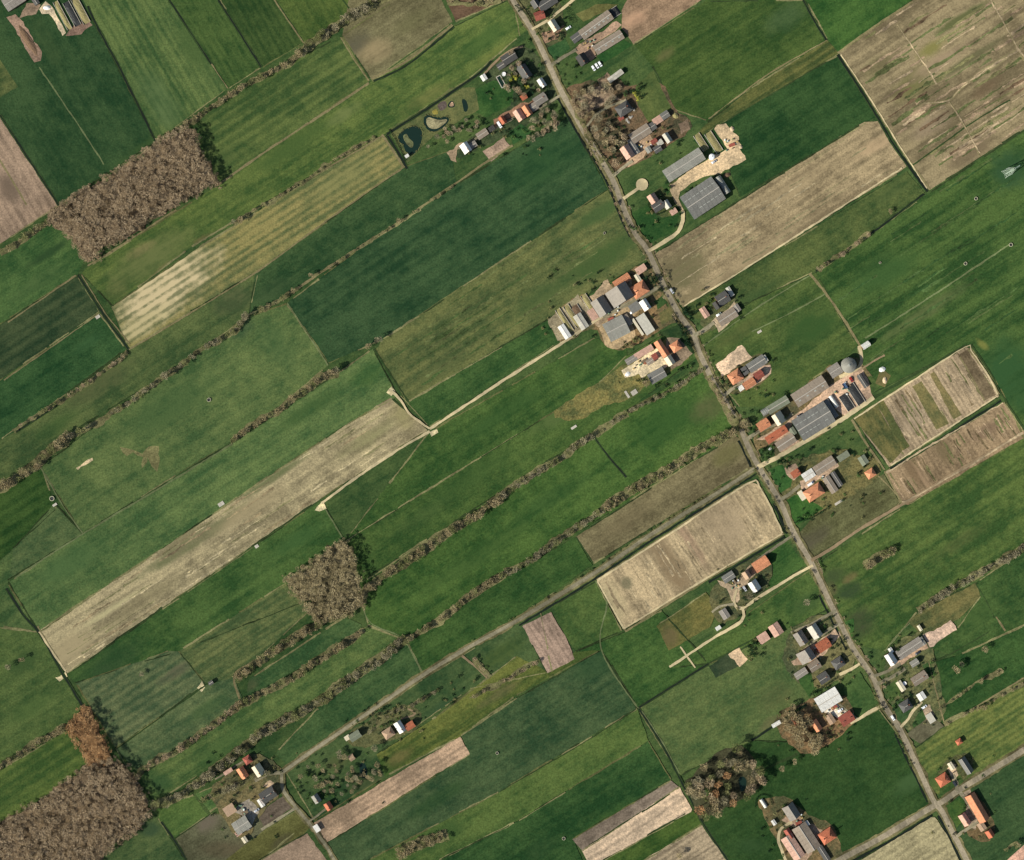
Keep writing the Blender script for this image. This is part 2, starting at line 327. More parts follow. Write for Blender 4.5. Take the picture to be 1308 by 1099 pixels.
# name, colour, outline, options
FIELDS = [  # several lower-left fields have pale haze painted into their base colour
 ('pasture', (41, 73, 43), [(0,0),(112,0),(120,26),(199,181),(76,262),(0,148)], dict(ang=N, streak=.35, patches=[(60,55,45,14,N,(66,88,50),.5),(190,185,60,10,33,(58,84,44),.6)])),
 ('pasture', (74, 93, 54), [(0,76),(23,111),(0,125)], {}),
 ('arable_field', (148, 126, 104), [(0,147),(74,263),(0,312)], dict(ang=N, wave=6, passes=.4, mottle=.7, patches=[(12,240,30,16,N,(112,96,80),.8)])),
 ('pasture', (70, 98, 55), [(107,0),(215,0),(291,113),(200,180),(119,28)], dict(ang=N, wave=5, passes=.5, streak=.7, patches=[(205,130,60,22,N,(88,112,68),.7),(250,60,50,25,N,(52,82,42),.5)])),
 ('pasture', (52, 82, 42), [(217,0),(279,0),(334,86),(292,113)], dict(ang=N, wave=5, passes=.4, streak=.6)),
 ('pasture', (46, 74, 38), [(281,0),(349,0),(387,55),(336,86)], dict(ang=N, wave=5, passes=.4)),
 ('pasture', (60, 86, 42), [(352,0),(482,0),(389,56)], dict(ang=N)),
 ('pasture', (68, 93, 50), [(232,166),(300,116),(436,46),(471,104),(330,200),(276,236)], dict(wave=7, passes=.6, streak=.7, patches=[(285,205,30,14,33,(72,92,50),.5)])),
 ('stubble_field', (108, 102, 72), [(437,45),(506,0),(568,0),(578,28),(475,103)], dict(wave=7, patches=[(478,66,28,20,20,(158,140,104),.75),(452,56,16,30,N,(92,88,70),.8),(530,25,40,15,33,(96,98,62),.5)])),
 ('scrub_ground', (94, 74, 57), [(570,0),(646,0),(582,28)], dict(mottle=.8)),
 ('pasture', (72, 98, 50), [(104,350),(112,342),(277,238),(330,201),(471,107),(580,34),(655,-2),(664,46),(600,100),(493,171),(385,232),(300,282),(245,315),(144,391)],
    dict(streak=.8, patches=[(190,332,75,26,33,(104,114,66),.9),(215,345,30,10,33,(146,124,86),.75),(262,310,22,11,33,(124,98,72),.75),(148,372,24,16,33,(104,108,64),.5),(180,320,26,9,33,(150,134,92),.55),(440,145,30,10,33,(110,122,70),.8),(545,125,45,10,33,(112,116,64),.7),(620,50,50,16,33,(58,92,44),.6),(630,70,40,8,33,(112,122,62),.7),(370,190,70,16,33,(54,84,42),.6)])),
 ('striped_meadow', (108, 116, 72), [(143,392),(245,322),(385,236),(490,173),(517,212),(330,346),(164,446)],
    dict(wave=5.5, passes=.95, streak=.5, patches=[(208,368,84,38,33,(214,196,154),.98),(180,415,56,16,33,(196,182,136),.85),(440,225,60,20,33,(126,130,80),.5)])),
 ('pasture', (68, 92, 53), [(165,448),(330,347),(318,402),(236,464),(100,547),(22,606),(0,618),(0,562)], dict(patches=[(130,490,60,18,33,(86,94,58),.7),(300,385,35,20,33,(84,92,60),.7),(70,545,40,12,33,(62,92,46),.6)])),
 ('pasture', (46, 77, 45), [(326,349),(517,213),(577,192),(583,233),(515,281),(455,319),(365,379),(318,402)], dict(patches=[(350,370,40,14,33,(64,86,52),.6)])),
 ('pasture', (57, 92, 50), [(0,322),(60,288),(85,297),(108,330),(99,351),(0,414)], dict(patches=[(60,325,40,7,33,(38,66,38),.8),(50,360,50,12,33,(74,100,56),.5)])),
 ('pasture', (49, 72, 46), [(0,416),(98,352),(127,398),(0,486)], dict(wave=7, passes=.5)),
 ('pasture', (40, 77, 43), [(0,488),(127,400),(161,446),(20,551),(0,562)], dict(mottle=.7, patches=[(110,440,30,9,33,(58,94,54),.5)])),
 ('pasture', (77, 104, 60), [(320,404),(366,388),(419,467),(345,530),(297,563),(105,681),(52,597),(120,545),(236,464)],
    dict(streak=.35, mottle=.7, patches=[(215,520,80,30,33,(58,90,50),.6),(352,440,40,22,N,(76,104,60),.5),(305,420,22,16,33,(58,82,56),.7)])),
 ('pasture', (45, 78, 37), [(0,622),(53,598),(72,650),(17,700),(0,716)], dict(wave=8, passes=.5)),
 ('pasture', (71, 97, 59), [(70,643),(106,682),(10,741),(16,702)], dict(mottle=.8)),
 ('pasture', (70, 98, 56), [(0,716),(17,702),(10,745),(50,808),(0,802)], {}),
 ('pasture', (76, 106, 61), [(11,744),(106,682),(297,566),(430,478),(476,446),(508,506),(435,546),(50,808)], dict(mottle=.6, patches=[(90,720,60,20,33,(74,106,60),.7),(400,520,60,12,33,(48,82,40),.6),(470,480,30,16,33,(50,88,40),.6)])),
 ('pasture', (40, 72, 44), [(367,387),(455,321),(515,283),(583,236),(726,149),(776,242),(490,433),(420,464)], dict(streak=.55, wave=8, passes=.3, patches=[(690,210,60,30,33,(42,78,42),.6),(395,440,30,10,33,(44,76,42),.6)])),
 ('meadow', (78, 95, 56), [(480,446),(490,434),(776,243),(817,320),(830,330),(720,396),(520,514)], dict(streak=.6, passes=.3, patches=[(770,270,60,12,33,(60,90,48),.8),(770,330,80,20,33,(58,86,44),.85),(690,380,60,16,33,(64,90,48),.6),(560,470,40,16,33,(84,96,56),.5)])),
 ('pasture', (49, 83, 43), [(521,514),(720,397),(770,362),(790,380),(715,436),(549,546),(512,506)], dict(streak=.6)),
 ('stubble_field', (158, 145, 110), [(499,508),(547,549),(410,637),(86,860),(50,806),(436,547)],
    dict(wave=6, passes=.4, streak=.75, patches=[(85,835,55,22,33,(176,160,122),.9),(250,690,110,10,33,(104,110,72),.85),(350,610,60,6,33,(96,108,66),.85),(140,780,50,5,33,(196,186,140),.7),(230,690,40,7,33,(118,112,78),.6),(320,650,60,12,33,(166,150,114),.8),(515,530,24,20,N,(146,138,92),.7),(470,560,60,12,33,(128,128,84),.6),(180,770,80,12,33,(132,122,88),.5),(490,512,20,12,33,(120,104,84),.7)])),
 ('pasture', (56, 90, 46), [(86,862),(410,640),(441,690),(372,738),(396,766),(228,832),(96,872)], dict(streak=.65, patches=[(140,850,60,22,33,(44,72,44),.7),(380,690,50,12,33,(56,92,48),.6)])),
 ('meadow', (80, 100, 60), [(228,832),(365,745),(400,776),(325,845),(300,868),(262,873)], dict(wave=4.5, passes=.5, streak=.8)),
 ('meadow', (80, 101, 67), [(97,873),(215,832),(228,832),(262,873),(250,882),(148,956)], dict(wave=6, passes=.6, streak=.5, patches=[(225,858,30,8,33,(98,92,74),.6)])),
 ('meadow', (76, 100, 64), [(148,956),(262,875),(300,866),(312,898),(178,988)], dict(patches=[(160,975,16,22,33,(52,76,48),.8),(265,905,40,12,33,(66,96,52),.6)])),
 ('pasture', (58, 90, 52), [(318,868),(440,788),(462,798),(455,808),(315,895)], dict(patches=[(320,875,18,10,33,(86,88,60),.8)])),
 ('meadow', (74, 102, 56), [(178,992),(315,898),(470,800),(518,818),(330,940),(198,1026)], dict(patches=[(205,1000,20,14,0,(50,84,48),.8),(290,950,60,12,33,(74,104,54),.6)])),
 ('pasture', (53, 86, 42), [(440,692),(548,552),(760,432),(800,440),(800,470),(762,492)], dict(patches=[(640,530,80,14,33,(48,82,40),.6),(745,452,30,14,33,(70,88,50),.6)])),
 ('pasture', (56, 87, 43), [(440,693),(762,492),(800,455),(860,420),(893,455),(800,525),(458,745)], dict(streak=.5, patches=[(720,525,60,14,33,(84,104,56),.85),(800,487,40,24,33,(104,108,62),.8),(600,610,70,16,33,(56,86,42),.5),(540,660,50,12,33,(68,92,48),.5)])),
 ('pasture', (54, 88, 42), [(458,748),(800,525),(895,470),(938,545),(940,556),(660,728),(519,818),(470,798)], dict(streak=.5, patches=[(850,540,60,30,33,(46,82,38),.7),(610,710,90,14,33,(66,94,46),.6),(700,640,70,14,33,(52,84,42),.5),(905,520,20,30,N,(88,92,58),.7)])),
 ('stubble_field', (111, 102, 73), [(735,686),(938,556),(947,562),(960,596),(758,720)], dict(streak=.55, patches=[(930,582,30,16,33,(102,100,60),.7),(800,665,50,14,33,(116,104,76),.5)])),
 ('pasture', (47, 81, 40), [(520,818),(660,729),(735,686),(757,722),(660,790),(540,860)], dict(streak=.6)),
 ('pasture', (52, 84, 48), [(352,962),(406,905),(481,850),(520,820),(540,861),(436,932),(366,978)], {}),
 ('pasture', (68, 96, 52), [(0,800),(50,808),(82,862),(106,903),(86,927),(0,978)], dict(patches=[(40,905,40,14,33,(74,102,52),.5),(30,845,30,14,33,(48,78,42),.6)])),
 ('pasture', (72, 100, 50), [(0,984),(86,933),(114,976),(62,1018),(0,1052)], dict(wave=7, passes=.5, streak=.6)),
 ('pasture', (66, 92, 54), [(202,1046),(192,1040),(172,1064),(121,1099),(236,1099)], dict(patches=[(190,1060,20,12,0,(52,78,52),.7)])),
 ('pasture', (66, 98, 50), [(203,1046),(200,1026),(247,1016),(266,1041),(222,1072)], dict(passes=.4)),
 ('meadow', (70, 104, 57), [(250,1014),(299,995),(309,1011),(268,1037)], {}),
 ('rough_ground', (92, 94, 66), [(222,1073),(268,1040),(340,1040),(378,1062),(334,1099),(238,1099)], dict(mottle=.7, patches=[(265,1050,18,18,0,(118,106,90),.7),(290,1085,40,14,0,(96,82,62),.6)])),
 ('rough_ground', (92, 94, 50), [(338,1060),(381,1034),(396,1056),(388,1066),(330,1099)], dict(patches=[(360,1075,22,8,33,(76,70,58),.6)])),
 ('arable_field', (150, 128, 106), [(333,1099),(392,1064),(417,1099)], dict(streak=.3)),
 ('garden_ground', (56, 84, 49), [(364,984),(436,938),(540,868),(660,796),(690,780),(705,858),(600,880),(482,962),(492,992),(402,1048)],
    dict(mottle=1.0, grain=.5, patches=[(640,835,40,14,33,(76,96,48),.8),(470,1000,30,20,0,(84,92,58),.7),(570,905,30,14,33,(46,76,48),.7),(430,975,20,9,20,(84,94,56),.7)])),
 ('meadow', (80, 98, 48), [(481,964),(557,916),(660,838),(700,858),(735,832),(768,830),(660,888),(582,944),(492,992)], dict(streak=.9, wave=5, patches=[(490,985,14,20,0,(62,98,44),.8),(510,968,26,10,33,(116,104,66),.7),(640,885,40,8,33,(112,100,72),.6)])),
 ('pasture', (52, 80, 50), [(416,1078),(600,964),(589,940),(660,892),(768,831),(813,905),(640,1010),(470,1099),(426,1099)], dict(streak=.6, patches=[(760,850,40,20,33,(44,76,44),.6),(560,1020,60,12,33,(46,78,40),.6)])),
 ('pasture', (64, 93, 47), [(470,1099),(640,1011),(814,906),(828,946),(662,1048),(560,1099)], dict(streak=.7, patches=[(560,1070,50,16,33,(50,82,42),.6)])),
 ('pasture', (40, 75, 39), [(560,1099),(662,1049),(828,947),(857,996),(732,1071),(743,1099)], dict(streak=.6, patches=[(770,1050,50,10,33,(62,92,44),.6),(690,1085,30,14,33,(52,80,44),.6)])),
 ('arable_field', (124, 110, 94), [(857,997),(868,1006),(744,1087),(731,1072)], dict(streak=.5)),
 ('arable_field', (190, 168, 140), [(868,1005),(884,1034),(770,1099),(748,1099),(743,1086)], dict(wave=5, passes=.4, streak=.5)),
 ('pasture', (54, 84, 38), [(885,1036),(898,1051),(822,1099),(772,1099)], {}),
 ('arable_field', (150, 134, 108), [(898,1053),(929,1099),(824,1099)], dict(wave=4, passes=.9)),
 ('pasture', (74, 98, 56), [(815,906),(905,848),(1010,800),(1040,890),(962,946),(940,955),(868,991)], dict(mottle=.5, streak=.3, patches=[(990,890,30,20,33,(92,96,58),.6),(985,925,22,10,33,(112,104,72),.7)])),
 ('pasture', (61, 90, 46), [(706,774),(761,743),(794,806),(736,832),(722,812)], dict(streak=.3)),
 ('arable_field', (148, 126, 108), [(667,800),(704,782),(722,812),(734,842),(699,860)], dict(ang=CROSS, wave=4, passes=.5)),
 ('pasture', (51, 85, 42), [(736,833),(797,808),(845,780),(905,848),(816,905),(768,830)], dict(streak=.4)),
 ('stubble_field', (164, 146, 113), [(761,742),(955,616),(970,620),(1002,682),(797,805)],
    dict(ang=CROSS, wave=4, passes=.35, streak=.7, mottle=.7, patches=[(856,722,20,62,-57+90,(132,112,84),.9),(800,745,9,11,0,(112,108,82),.9),(925,668,40,50,0,(154,136,110),.6),(830,700,30,12,33,(140,122,94),.6),(780,770,20,40,20,(170,158,120),.6),(880,690,8,60,ALONG,(150,118,100),.5)])),
 ('rough_ground', (86, 94, 52), [(838,800),(902,757),(917,781),(907,801),(870,823),(854,831)], dict(patches=[(855,812,14,18,0,(104,92,64),.8)])),
 ('pasture', (60, 90, 45), [(952,786),(1035,728),(1062,776),(1000,806),(905,848),(858,853)], dict(streak=.4, patches=[(1030,770,30,16,33,(54,80,44),.6)])),
 ('pasture', (50, 86, 42), [(972,712),(1004,690),(1030,722),(985,752)], {}),
 ('arable_field', (138, 114, 90), [(801,0),(896,0),(809,57),(794,36),(794,14)], dict(patches=[(810,25,24,12,33,(186,150,120),.7)])),
 ('pasture', (50, 78, 38), [(810,58),(900,2),(1027,0),(1057,52),(960,112),(905,155),(862,140),(834,85)], dict(mottle=.6, patches=[(1005,20,40,20,33,(64,88,56),.6),(850,70,18,8,33,(104,100,64),.6)])),
 ('meadow', (70, 84, 46), [(900,160),(960,112),(1057,52),(1072,69),(905,168),(885,178)], dict(wave=6, passes=.7, streak=.9)),
 ('pasture', (44, 81, 38), [(1030,0),(1166,0),(1072,68),(1057,50)], {}),
 ('pasture', (33, 66, 35), [(885,180),(1071,70),(1119,150),(945,252),(925,200)], dict(streak=.6)),
 ('fallow_field', (124, 111, 83), [(1070,68),(1166,0),(1308,0),(1308,165),(1186,244)],
    dict(streak=1.0, mottle=.9, wave=9, passes=.4, grain=.5, patches=[(1165,110,34,20,33,(98,100,58),.8),(1225,25,50,7,33,(78,88,50),.8),(1240,75,60,6,33,(76,86,52),.7),(1260,112,28,10,33,(98,78,60),.8),(1190,62,26,10,33,(118,116,62),.7),(1240,195,40,14,33,(104,90,70),.7),(1200,80,50,10,33,(150,130,104),.7),(1120,85,30,14,33,(112,108,72),.6),(1260,90,44,5,33,(176,166,120),.7),(1190,160,34,14,33,(140,122,100),.7)])),
 ('stubble_field', (140, 124, 94), [(834,326),(1104,156),(1122,155),(1158,213),(1150,219),(872,393),(857,364)],
    dict(wave=6, passes=.4, streak=.65, patches=[(868,348,52,34,33,(102,98,68),.9),(1120,185,10,40,N,(176,152,118),.8),(960,330,110,9,33,(164,146,112),.7),(880,380,34,10,33,(116,106,76),.6),(1010,240,60,12,33,(156,138,106),.6)])),
 ('pasture', (62, 84, 46), [(872,394),(1158,219),(1181,247),(1042,346),(960,385),(905,404),(890,408)], dict(patches=[(1140,245,30,12,33,(72,90,50),.5),(960,382,50,12,33,(50,78,42),.6)])),
 ('pasture', (49, 80, 40), [(1042,350),(1183,249),(1308,167),(1308,560),(1278,497),(1238,441),(1110,505),(1095,444)],
    dict(wave=12, passes=.35, streak=.9, patches=[(1290,215,34,30,33,(42,74,46),.9),(1290,480,50,60,33,(42,78,43),.85),(1180,400,80,10,33,(92,102,62),.6),(1130,350,60,20,33,(48,82,42),.6),(1255,440,12,6,-40,(116,120,60),.8),(1170,480,40,20,33,(54,82,42),.6),(1120,335,40,8,33,(48,78,40),.5)])),
 ('pasture', (60, 86, 44), [(893,430),(962,384),(1042,348),(1094,442),(1075,462),(1010,500),(985,520),(945,520),(905,470)], dict(streak=.6, patches=[(1035,420,50,26,33,(46,78,38),.85),(945,425,50,10,33,(82,92,50),.6),(1005,500,25,20,33,(54,82,42),.6)])),
 ('crop_beds', (149, 131, 104), [(1089,535),(1232,443),(1241,446),(1277,506),(1136,597)], dict(ang=CROSS, wave=3.2, passes=.6, streak=.6, patches=[(1165,535,20,24,0,(158,140,116),.6)])),
 ('arable_field', (134, 114, 87), [(1130,603),(1282,514),(1308,552),(1152,644)], dict(ang=CROSS, wave=4, passes=.4, streak=.7, mottle=.7, patches=[(1205,575,12,30,ALONG,(104,92,66),.8),(1165,600,10,30,ALONG,(112,92,68),.7),(1260,550,30,10,33,(112,92,74),.6),(1180,610,5,26,ALONG,(160,134,106),.6)])),
 ('rough_ground', (92, 92, 60), [(1018,684),(1044,655),(1095,622),(1129,606),(1148,640),(1145,647),(1037,713)], dict(mottle=.7, patches=[(1035,690,34,14,33,(84,78,64),.8)])),
 ('pasture', (60, 88, 44), [(1040,722),(1150,650),(1308,560),(1308,698),(1256,728),(1172,780),(1130,832),(1090,822)], dict(wave=9, passes=.4, streak=.7, patches=[(1085,755,20,14,20,(46,66,42),.8),(1100,795,24,22,20,(58,66,46),.8),(1065,735,22,14,20,(56,72,44),.7),(1085,738,14,6,33,(112,96,66),.6),(1230,690,50,10,33,(88,98,54),.6),(1060,755,10,14,0,(92,84,60),.6)])),  # dark patches near the road: faint tree shadows painted into the grass colour
 ('meadow', (84, 92, 56), [(1160,795),(1175,780),(1247,744),(1252,762),(1225,790),(1180,812)], {}),
 ('pasture', (49, 80, 41), [(1247,744),(1308,703),(1308,800),(1222,838),(1188,828),(1222,804),(1252,762)], dict(patches=[(1250,785,30,14,33,(66,92,46),.6)])),
 ('pasture', (38, 72, 36), [(1186,848),(1222,838),(1308,798),(1308,868),(1207,926)], dict(patches=[(1225,870,40,6,33,(56,86,44),.6)])),
 ('meadow', (80, 100, 52), [(1166,958),(1207,927),(1308,868),(1308,958),(1256,988),(1205,1020),(1190,1010)], dict(wave=4.5, passes=.8, streak=.7, patches=[(1185,1000,16,16,0,(60,88,46),.7)])),
 ('pasture', (40, 70, 41), [(1212,1024),(1256,993),(1308,964),(1308,1099),(1236,1099),(1204,1038)], dict(mottle=.6)),
 ('pasture', (36, 68, 34), [(930,962),(962,946),(1040,950),(1122,906),(1152,945),(1192,1024),(1130,1066),(1070,1098),(990,1099),(928,1099),(898,1052)], dict(mottle=.5, streak=.25, patches=[(1164,1000,14,30,-60,(62,90,50),.9),(960,1080,30,12,0,(48,76,42),.6)])),
 ('stubble_field', (148, 138, 104), [(1098,1099),(1184,1044),(1194,1044),(1216,1076),(1228,1099)], dict(wave=5, passes=.6)),
]
FN = 0
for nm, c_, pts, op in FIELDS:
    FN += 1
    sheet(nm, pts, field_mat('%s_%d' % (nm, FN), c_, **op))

MARG = [soil_mat('margin_pale', (126, 122, 84), var=.4, grain=.6), soil_mat('margin_dark', (48, 64, 36), var=.4, grain=.6), soil_mat('margin_olive', (96, 100, 60), var=.4, grain=.6)]
def margins():
    for nm, c_, pts, op in FIELDS:
        v, f = [[], [], []], [[], [], []]; lay = [0, 0, 0]
        for i in range(len(pts)):
            (x0, y0), (x1, y1) = pts[i], pts[(i+1) % len(pts)]
            d = math.hypot(x1-x0, y1-y0)
            if d < 45 or (x0 in (0, 1308) and x1 in (0, 1308)) or (y0 in (0, 1099) and y1 in (0, 1099)): continue
            t_ = rnd.uniform(0, .1)
            while t_ < .97:
                e_ = min(1, t_+rnd.uniform(25, 110)/d); k_ = rnd.choice((0, 0, 1, 1, 2))
                q0, q1 = (x0+(x1-x0)*t_, y0+(y1-y0)*t_), (x0+(x1-x0)*e_, y0+(y1-y0)*e_)
                L_, R_ = ribbon_outline([q0, q1], rnd.uniform(.9, 2.0), .3); q = [(p.x, p.y) for p in L_]+[(p.x, p.y) for p in reversed(R_)]
                z = layer_for(q); n = len(L_); b_ = len(v[k_])
                v[k_] += [(p.x, p.y, z) for p in L_]+[(p.x, p.y, z) for p in R_]; f[k_] += [(b_+i_, b_+n+i_, b_+n+i_+1, b_+i_+1) for i_ in range(n-1)]
                t_ = e_+rnd.uniform(0, 40)/d
        for k_ in range(3):
            if f[k_]:
                o = link('field_margin', mesh('field_margin', v[k_], f[k_]), MARG[k_]); o['kind'] = 'structure'
margins()
def streaks(poly, n, cols, ang, ln, wd, off_=0):
    mats = [soil_mat('streak_%d_%d' % (off_, i), c_, var=.5, grain=.7) for i, c_ in enumerate(cols)]
    xs = [p[0] for p in poly]; ys = [p[1] for p in poly]; ca_, sa_ = math.cos(math.radians(ang)), -math.sin(math.radians(ang)); got = 0
    while got < n:
        x, y, L = rnd.uniform(min(xs), max(xs)), rnd.uniform(min(ys), max(ys)), rnd.uniform(*ln)
        a_, b_ = (x-ca_*L/2, y-sa_*L/2), (x+ca_*L/2, y+sa_*L/2)
        if not (inside(*a_, poly) and inside(*b_, poly)): continue
        ribbon('grass_streak', [a_, ((a_[0]+b_[0])/2+rnd.gauss(0, .4), (a_[1]+b_[1])/2+rnd.gauss(0, .4)), b_], rnd.uniform(*wd), rnd.choice(mats), jit=.7); got += 1
streaks([(1074,68),(1166,3),(1340,0),(1340,140),(1186,240)], 110, [(92,98,62),(104,86,66),(158,140,112),(116,112,76),(142,122,98),(150,130,104),(84,92,56)], 33, (14, 70), (.8, 3.6), 0)
streaks([(499,510),(545,549),(410,635),(88,856),(54,806),(436,549)], 46, [(182,168,132),(130,124,88),(148,132,100)], 33, (18, 80), (.4, 1.3), 1)
streaks([(1091,536),(1232,445),(1240,448),(1275,505),(1137,595)], 60, [(120,104,78),(166,148,120),(110,108,72)], CROSS, (14, 50), (.4, 1.4), 2)
streaks([(1132,604),(1282,517),(1305,552),(1153,642)], 44, [(104,90,66),(160,138,110),(96,98,62)], CROSS, (10, 28), (.6, 1.8), 3)
streaks([(763,743),(955,618),(968,622),(999,681),(798,802)], 40, [(148,132,104),(170,154,122),(140,124,96)], CROSS, (12, 60), (.35, 1.0), 4)
streaks([(838,326),(1104,160),(1120,160),(1152,214),(874,389)], 30, [(132,120,90),(156,142,112),(126,118,88)], 33, (16, 90), (.4, 1.2), 5)
streaks([(1046,352),(1180,254),(1308,175),(1308,520),(1240,440),(1110,500)], 26, [(66,88,48),(46,72,38),(78,94,54)], 33, (20, 120), (.5, 1.3), 6)
streaks([(480,450),(776,246),(815,320),(520,512)], 22, [(90,100,60),(68,88,48)], 33, (30, 120), (.6, 1.4), 7)
# smaller pieces of ground: paths, beds, lawns, yards
SAND, PALE, PINK = (188, 166, 132), (204, 190, 150), (182, 152, 126)
M = {}
def sm(key, c_, **k):
    if key not in M: M[key] = soil_mat(key, c_, **k)
    return M[key]
M['ditch_water'] = water_mat('ditch_water', (30, 36, 28))
M['pond_water'] = water_mat('pond_water', (26, 44, 36))
BED = [((82,90,54), [(1090,535),(1119,516),(1152,576),(1137,592)]), ((92,98,58), [(1119,516),(1128,511),(1162,570),(1152,576)]), ((92,98,62), [(1165,494),(1177,487),(1212,541),(1196,549)]), ((94,98,64), [(1188,478),(1193,475),(1228,530),(1218,536)]),
       ((106,92,70), [(1225,453),(1236,447),(1272,505),(1259,511)])]
for i, (c_, pts) in enumerate(BED):
    sheet('planted_bed', pts, field_mat('planted_bed_%d' % i, c_, ang=CROSS, mottle=1.0, grain=.6, streak=.6), 'green strip between the pale beds')
for i, (c_, pts) in enumerate([
  ((172,146,118), [(588,941),(600,963),(416,1077),(401,1051)]),
  ((100,88,74), [(329,1040),(363,1015),(377,1031),(337,1057)]),
  ((118,98,82), [(1072,598),(1086,592),(1104,612),(1086,628),(1070,618)]) ]):
    sheet('arable_field', pts, field_mat('bare_soil_%d' % i, c_, wave=4, passes=.4, streak=.4))
GARD = [((62,74,48), [(655,4),(690,-4),(735,0),(728,40),(712,60),(700,70),(686,48)]), ((48,66,42), [(628,84),(650,60),(676,56),(712,112),(720,120),(690,150),(640,178),(600,196),(585,205),(580,192),(640,150),(655,130),(645,104),(616,112)]), ((72,70,52), [(716,118),(742,104),(790,98),(800,112),(846,100),(862,142),(880,150),(886,166),(840,196),(800,216),(782,220),(750,170)]),
 ((70,82,48), [(846,238),(866,228),(868,274),(848,280),(832,270),(832,246)]), ((86,84,58), [(700,404),(740,374),(756,382),(800,350),(815,338),(838,340),(848,362),(860,372),(846,384),(870,410),(842,422),(812,444),(790,448),(768,440),(762,416),(730,436),(712,438)]), ((84,92,54), [(700,532),(730,508),(772,484),(800,462),(840,440),(872,420),(890,452),(850,480),(826,492),(806,510),(770,520),(736,540)]),
 ((66,78,50), [(890,410),(915,382),(935,370),(946,396),(922,418),(905,424)]), ((70,76,50), [(915,478),(965,448),(985,462),(984,482),(950,502),(932,504)]), ((80,82,56), [(960,556),(975,530),(1010,505),(1060,470),(1085,454),(1104,466),(1122,500),(1080,536),(1010,572),(980,592),(968,580)]), ((72,80,50), [(992,594),(1030,582),(1070,572),(1118,580),(1128,606),(1090,632),(1052,656),(1024,664),(1000,640)]),
 ((66,76,50), [(905,756),(940,720),(976,704),(990,728),(974,760),(940,790),(920,800),(908,780)]), ((72,82,54), [(1004,806),(1040,786),(1070,782),(1096,830),(1086,862),(1040,884),(1000,860)]), ((84,80,56), [(985,915),(1020,898),(1075,878),(1096,920),(1070,944),(1030,968),(1000,945)]), ((66,80,50), [(1124,866),(1140,820),(1185,800),(1192,834),(1200,862),(1210,925),(1170,945),(1146,920)]),
 ((68,78,48), [(1194,990),(1214,964),(1244,962),(1240,990),(1216,1010),(1202,1010)]), ((70,70,48), [(1216,1026),(1240,1004),(1268,1040),(1272,1074),(1240,1074)]), ((82,82,56), [(964,1022),(985,1018),(1006,1016),(1030,1040),(1062,1050),(1074,1080),(1050,1105),(1000,1105),(985,1060)]), ((80,86,58), [(262,1010),(300,982),(318,962),(345,968),(362,984),(364,1012),(330,1042),(322,1066),(300,1072),(284,1040)]), ((66,78,50), [(436,940),(500,900),(540,905),(535,932),(500,948),(456,958)])]
for i, (c_, pts) in enumerate(GARD):
    sheet('garden_ground', pts, field_mat('garden_ground_%d' % i, c_, tuple(min(255, v*k_) for v, k_ in zip(c_, (1.65, 1.38, 1.4))), mottle=1.3, grain=.9, streak=.2, passes=0), jit=1.1, smooth=1)
LAWNS = [((45,66,45), [(905,851),(934,835),(944,851),(914,866)]), ((47,84,42), [(600,118),(630,103),(660,110),(652,135),(620,150),(604,140)]), ((84,98,60), [(497,165),(540,140),(575,112),(606,112),(612,140),(560,170),(545,182),(520,208)]),
  ((42,82,44), [(650,168),(665,158),(680,170),(655,185)]), ((44,82,46), [(698,62),(722,50),(728,62),(708,78)]), ((98,100,56), [(735,18),(760,6),(790,6),(745,28)]), ((40,80,40), [(762,72),(795,50),(808,58),(772,80)]),
  ((66,88,48), [(812,112),(835,90),(858,140),(830,158),(815,135)]), ((44,80,40), [(800,275),(826,262),(840,280),(866,274),(862,296),(826,312)]), ((52,84,44), [(845,238),(852,232),(860,240),(852,250)]),
  ((44,86,42), [(983,600),(998,592),(1012,612),(1010,622),(993,630)]), ((46,88,40), [(1003,640),(1020,632),(1045,645),(1052,650),(1015,672)]), ((40,68,38), [(968,575),(985,568),(990,582),(975,592)]),
  ((46,86,42), [(1090,790),(1068,800),(1072,812),(1090,815)]), ((48,84,42), [(1020,868),(1036,860),(1040,880),(1034,892)]), ((52,84,44), [(1075,880),(1098,858),(1122,898),(1096,916)]),
  ((60,88,46), [(1130,880),(1145,868),(1150,885),(1136,898)]), ((48,80,46), [(1135,905),(1150,892),(1170,905),(1150,925)]), ((54,86,46), [(1165,925),(1178,905),(1192,922),(1172,938)]), ((96,92,70), [(1158,938),(1188,915),(1206,928),(1175,950)]),
  ((56,88,42), [(1206,1032),(1228,1016),(1238,1036),(1222,1058)]), ((58,86,44), [(1196,985),(1210,1000),(1226,990),(1235,1005),(1200,1018)]), ((52,84,46), [(1178,850),(1186,846),(1196,862),(1186,868)]),
  ((58,84,46), [(1078,560),(1100,545),(1115,585),(1085,580)]), ((96,100,62), [(842,400),(855,393),(862,405),(845,415)]), ((44,76,40), [(835,385),(852,374),(856,384),(840,396)]), ((44,70,40), [(842,425),(872,414),(888,450),(878,455)]),
  ((60,86,46), [(1100,488),(1112,480),(1124,492),(1112,505)]), ((104,100,62), [(304,992),(314,986),(322,1000),(306,1012)]), ((88,92,58), [(1125,470),(1138,480),(1130,495),(1118,490)])]
for i, (c_, pts) in enumerate(LAWNS):
    sheet('lawn', pts, field_mat('lawn_%d' % i, c_, mottle=.9, streak=.1, grain=.5), jit=.5)
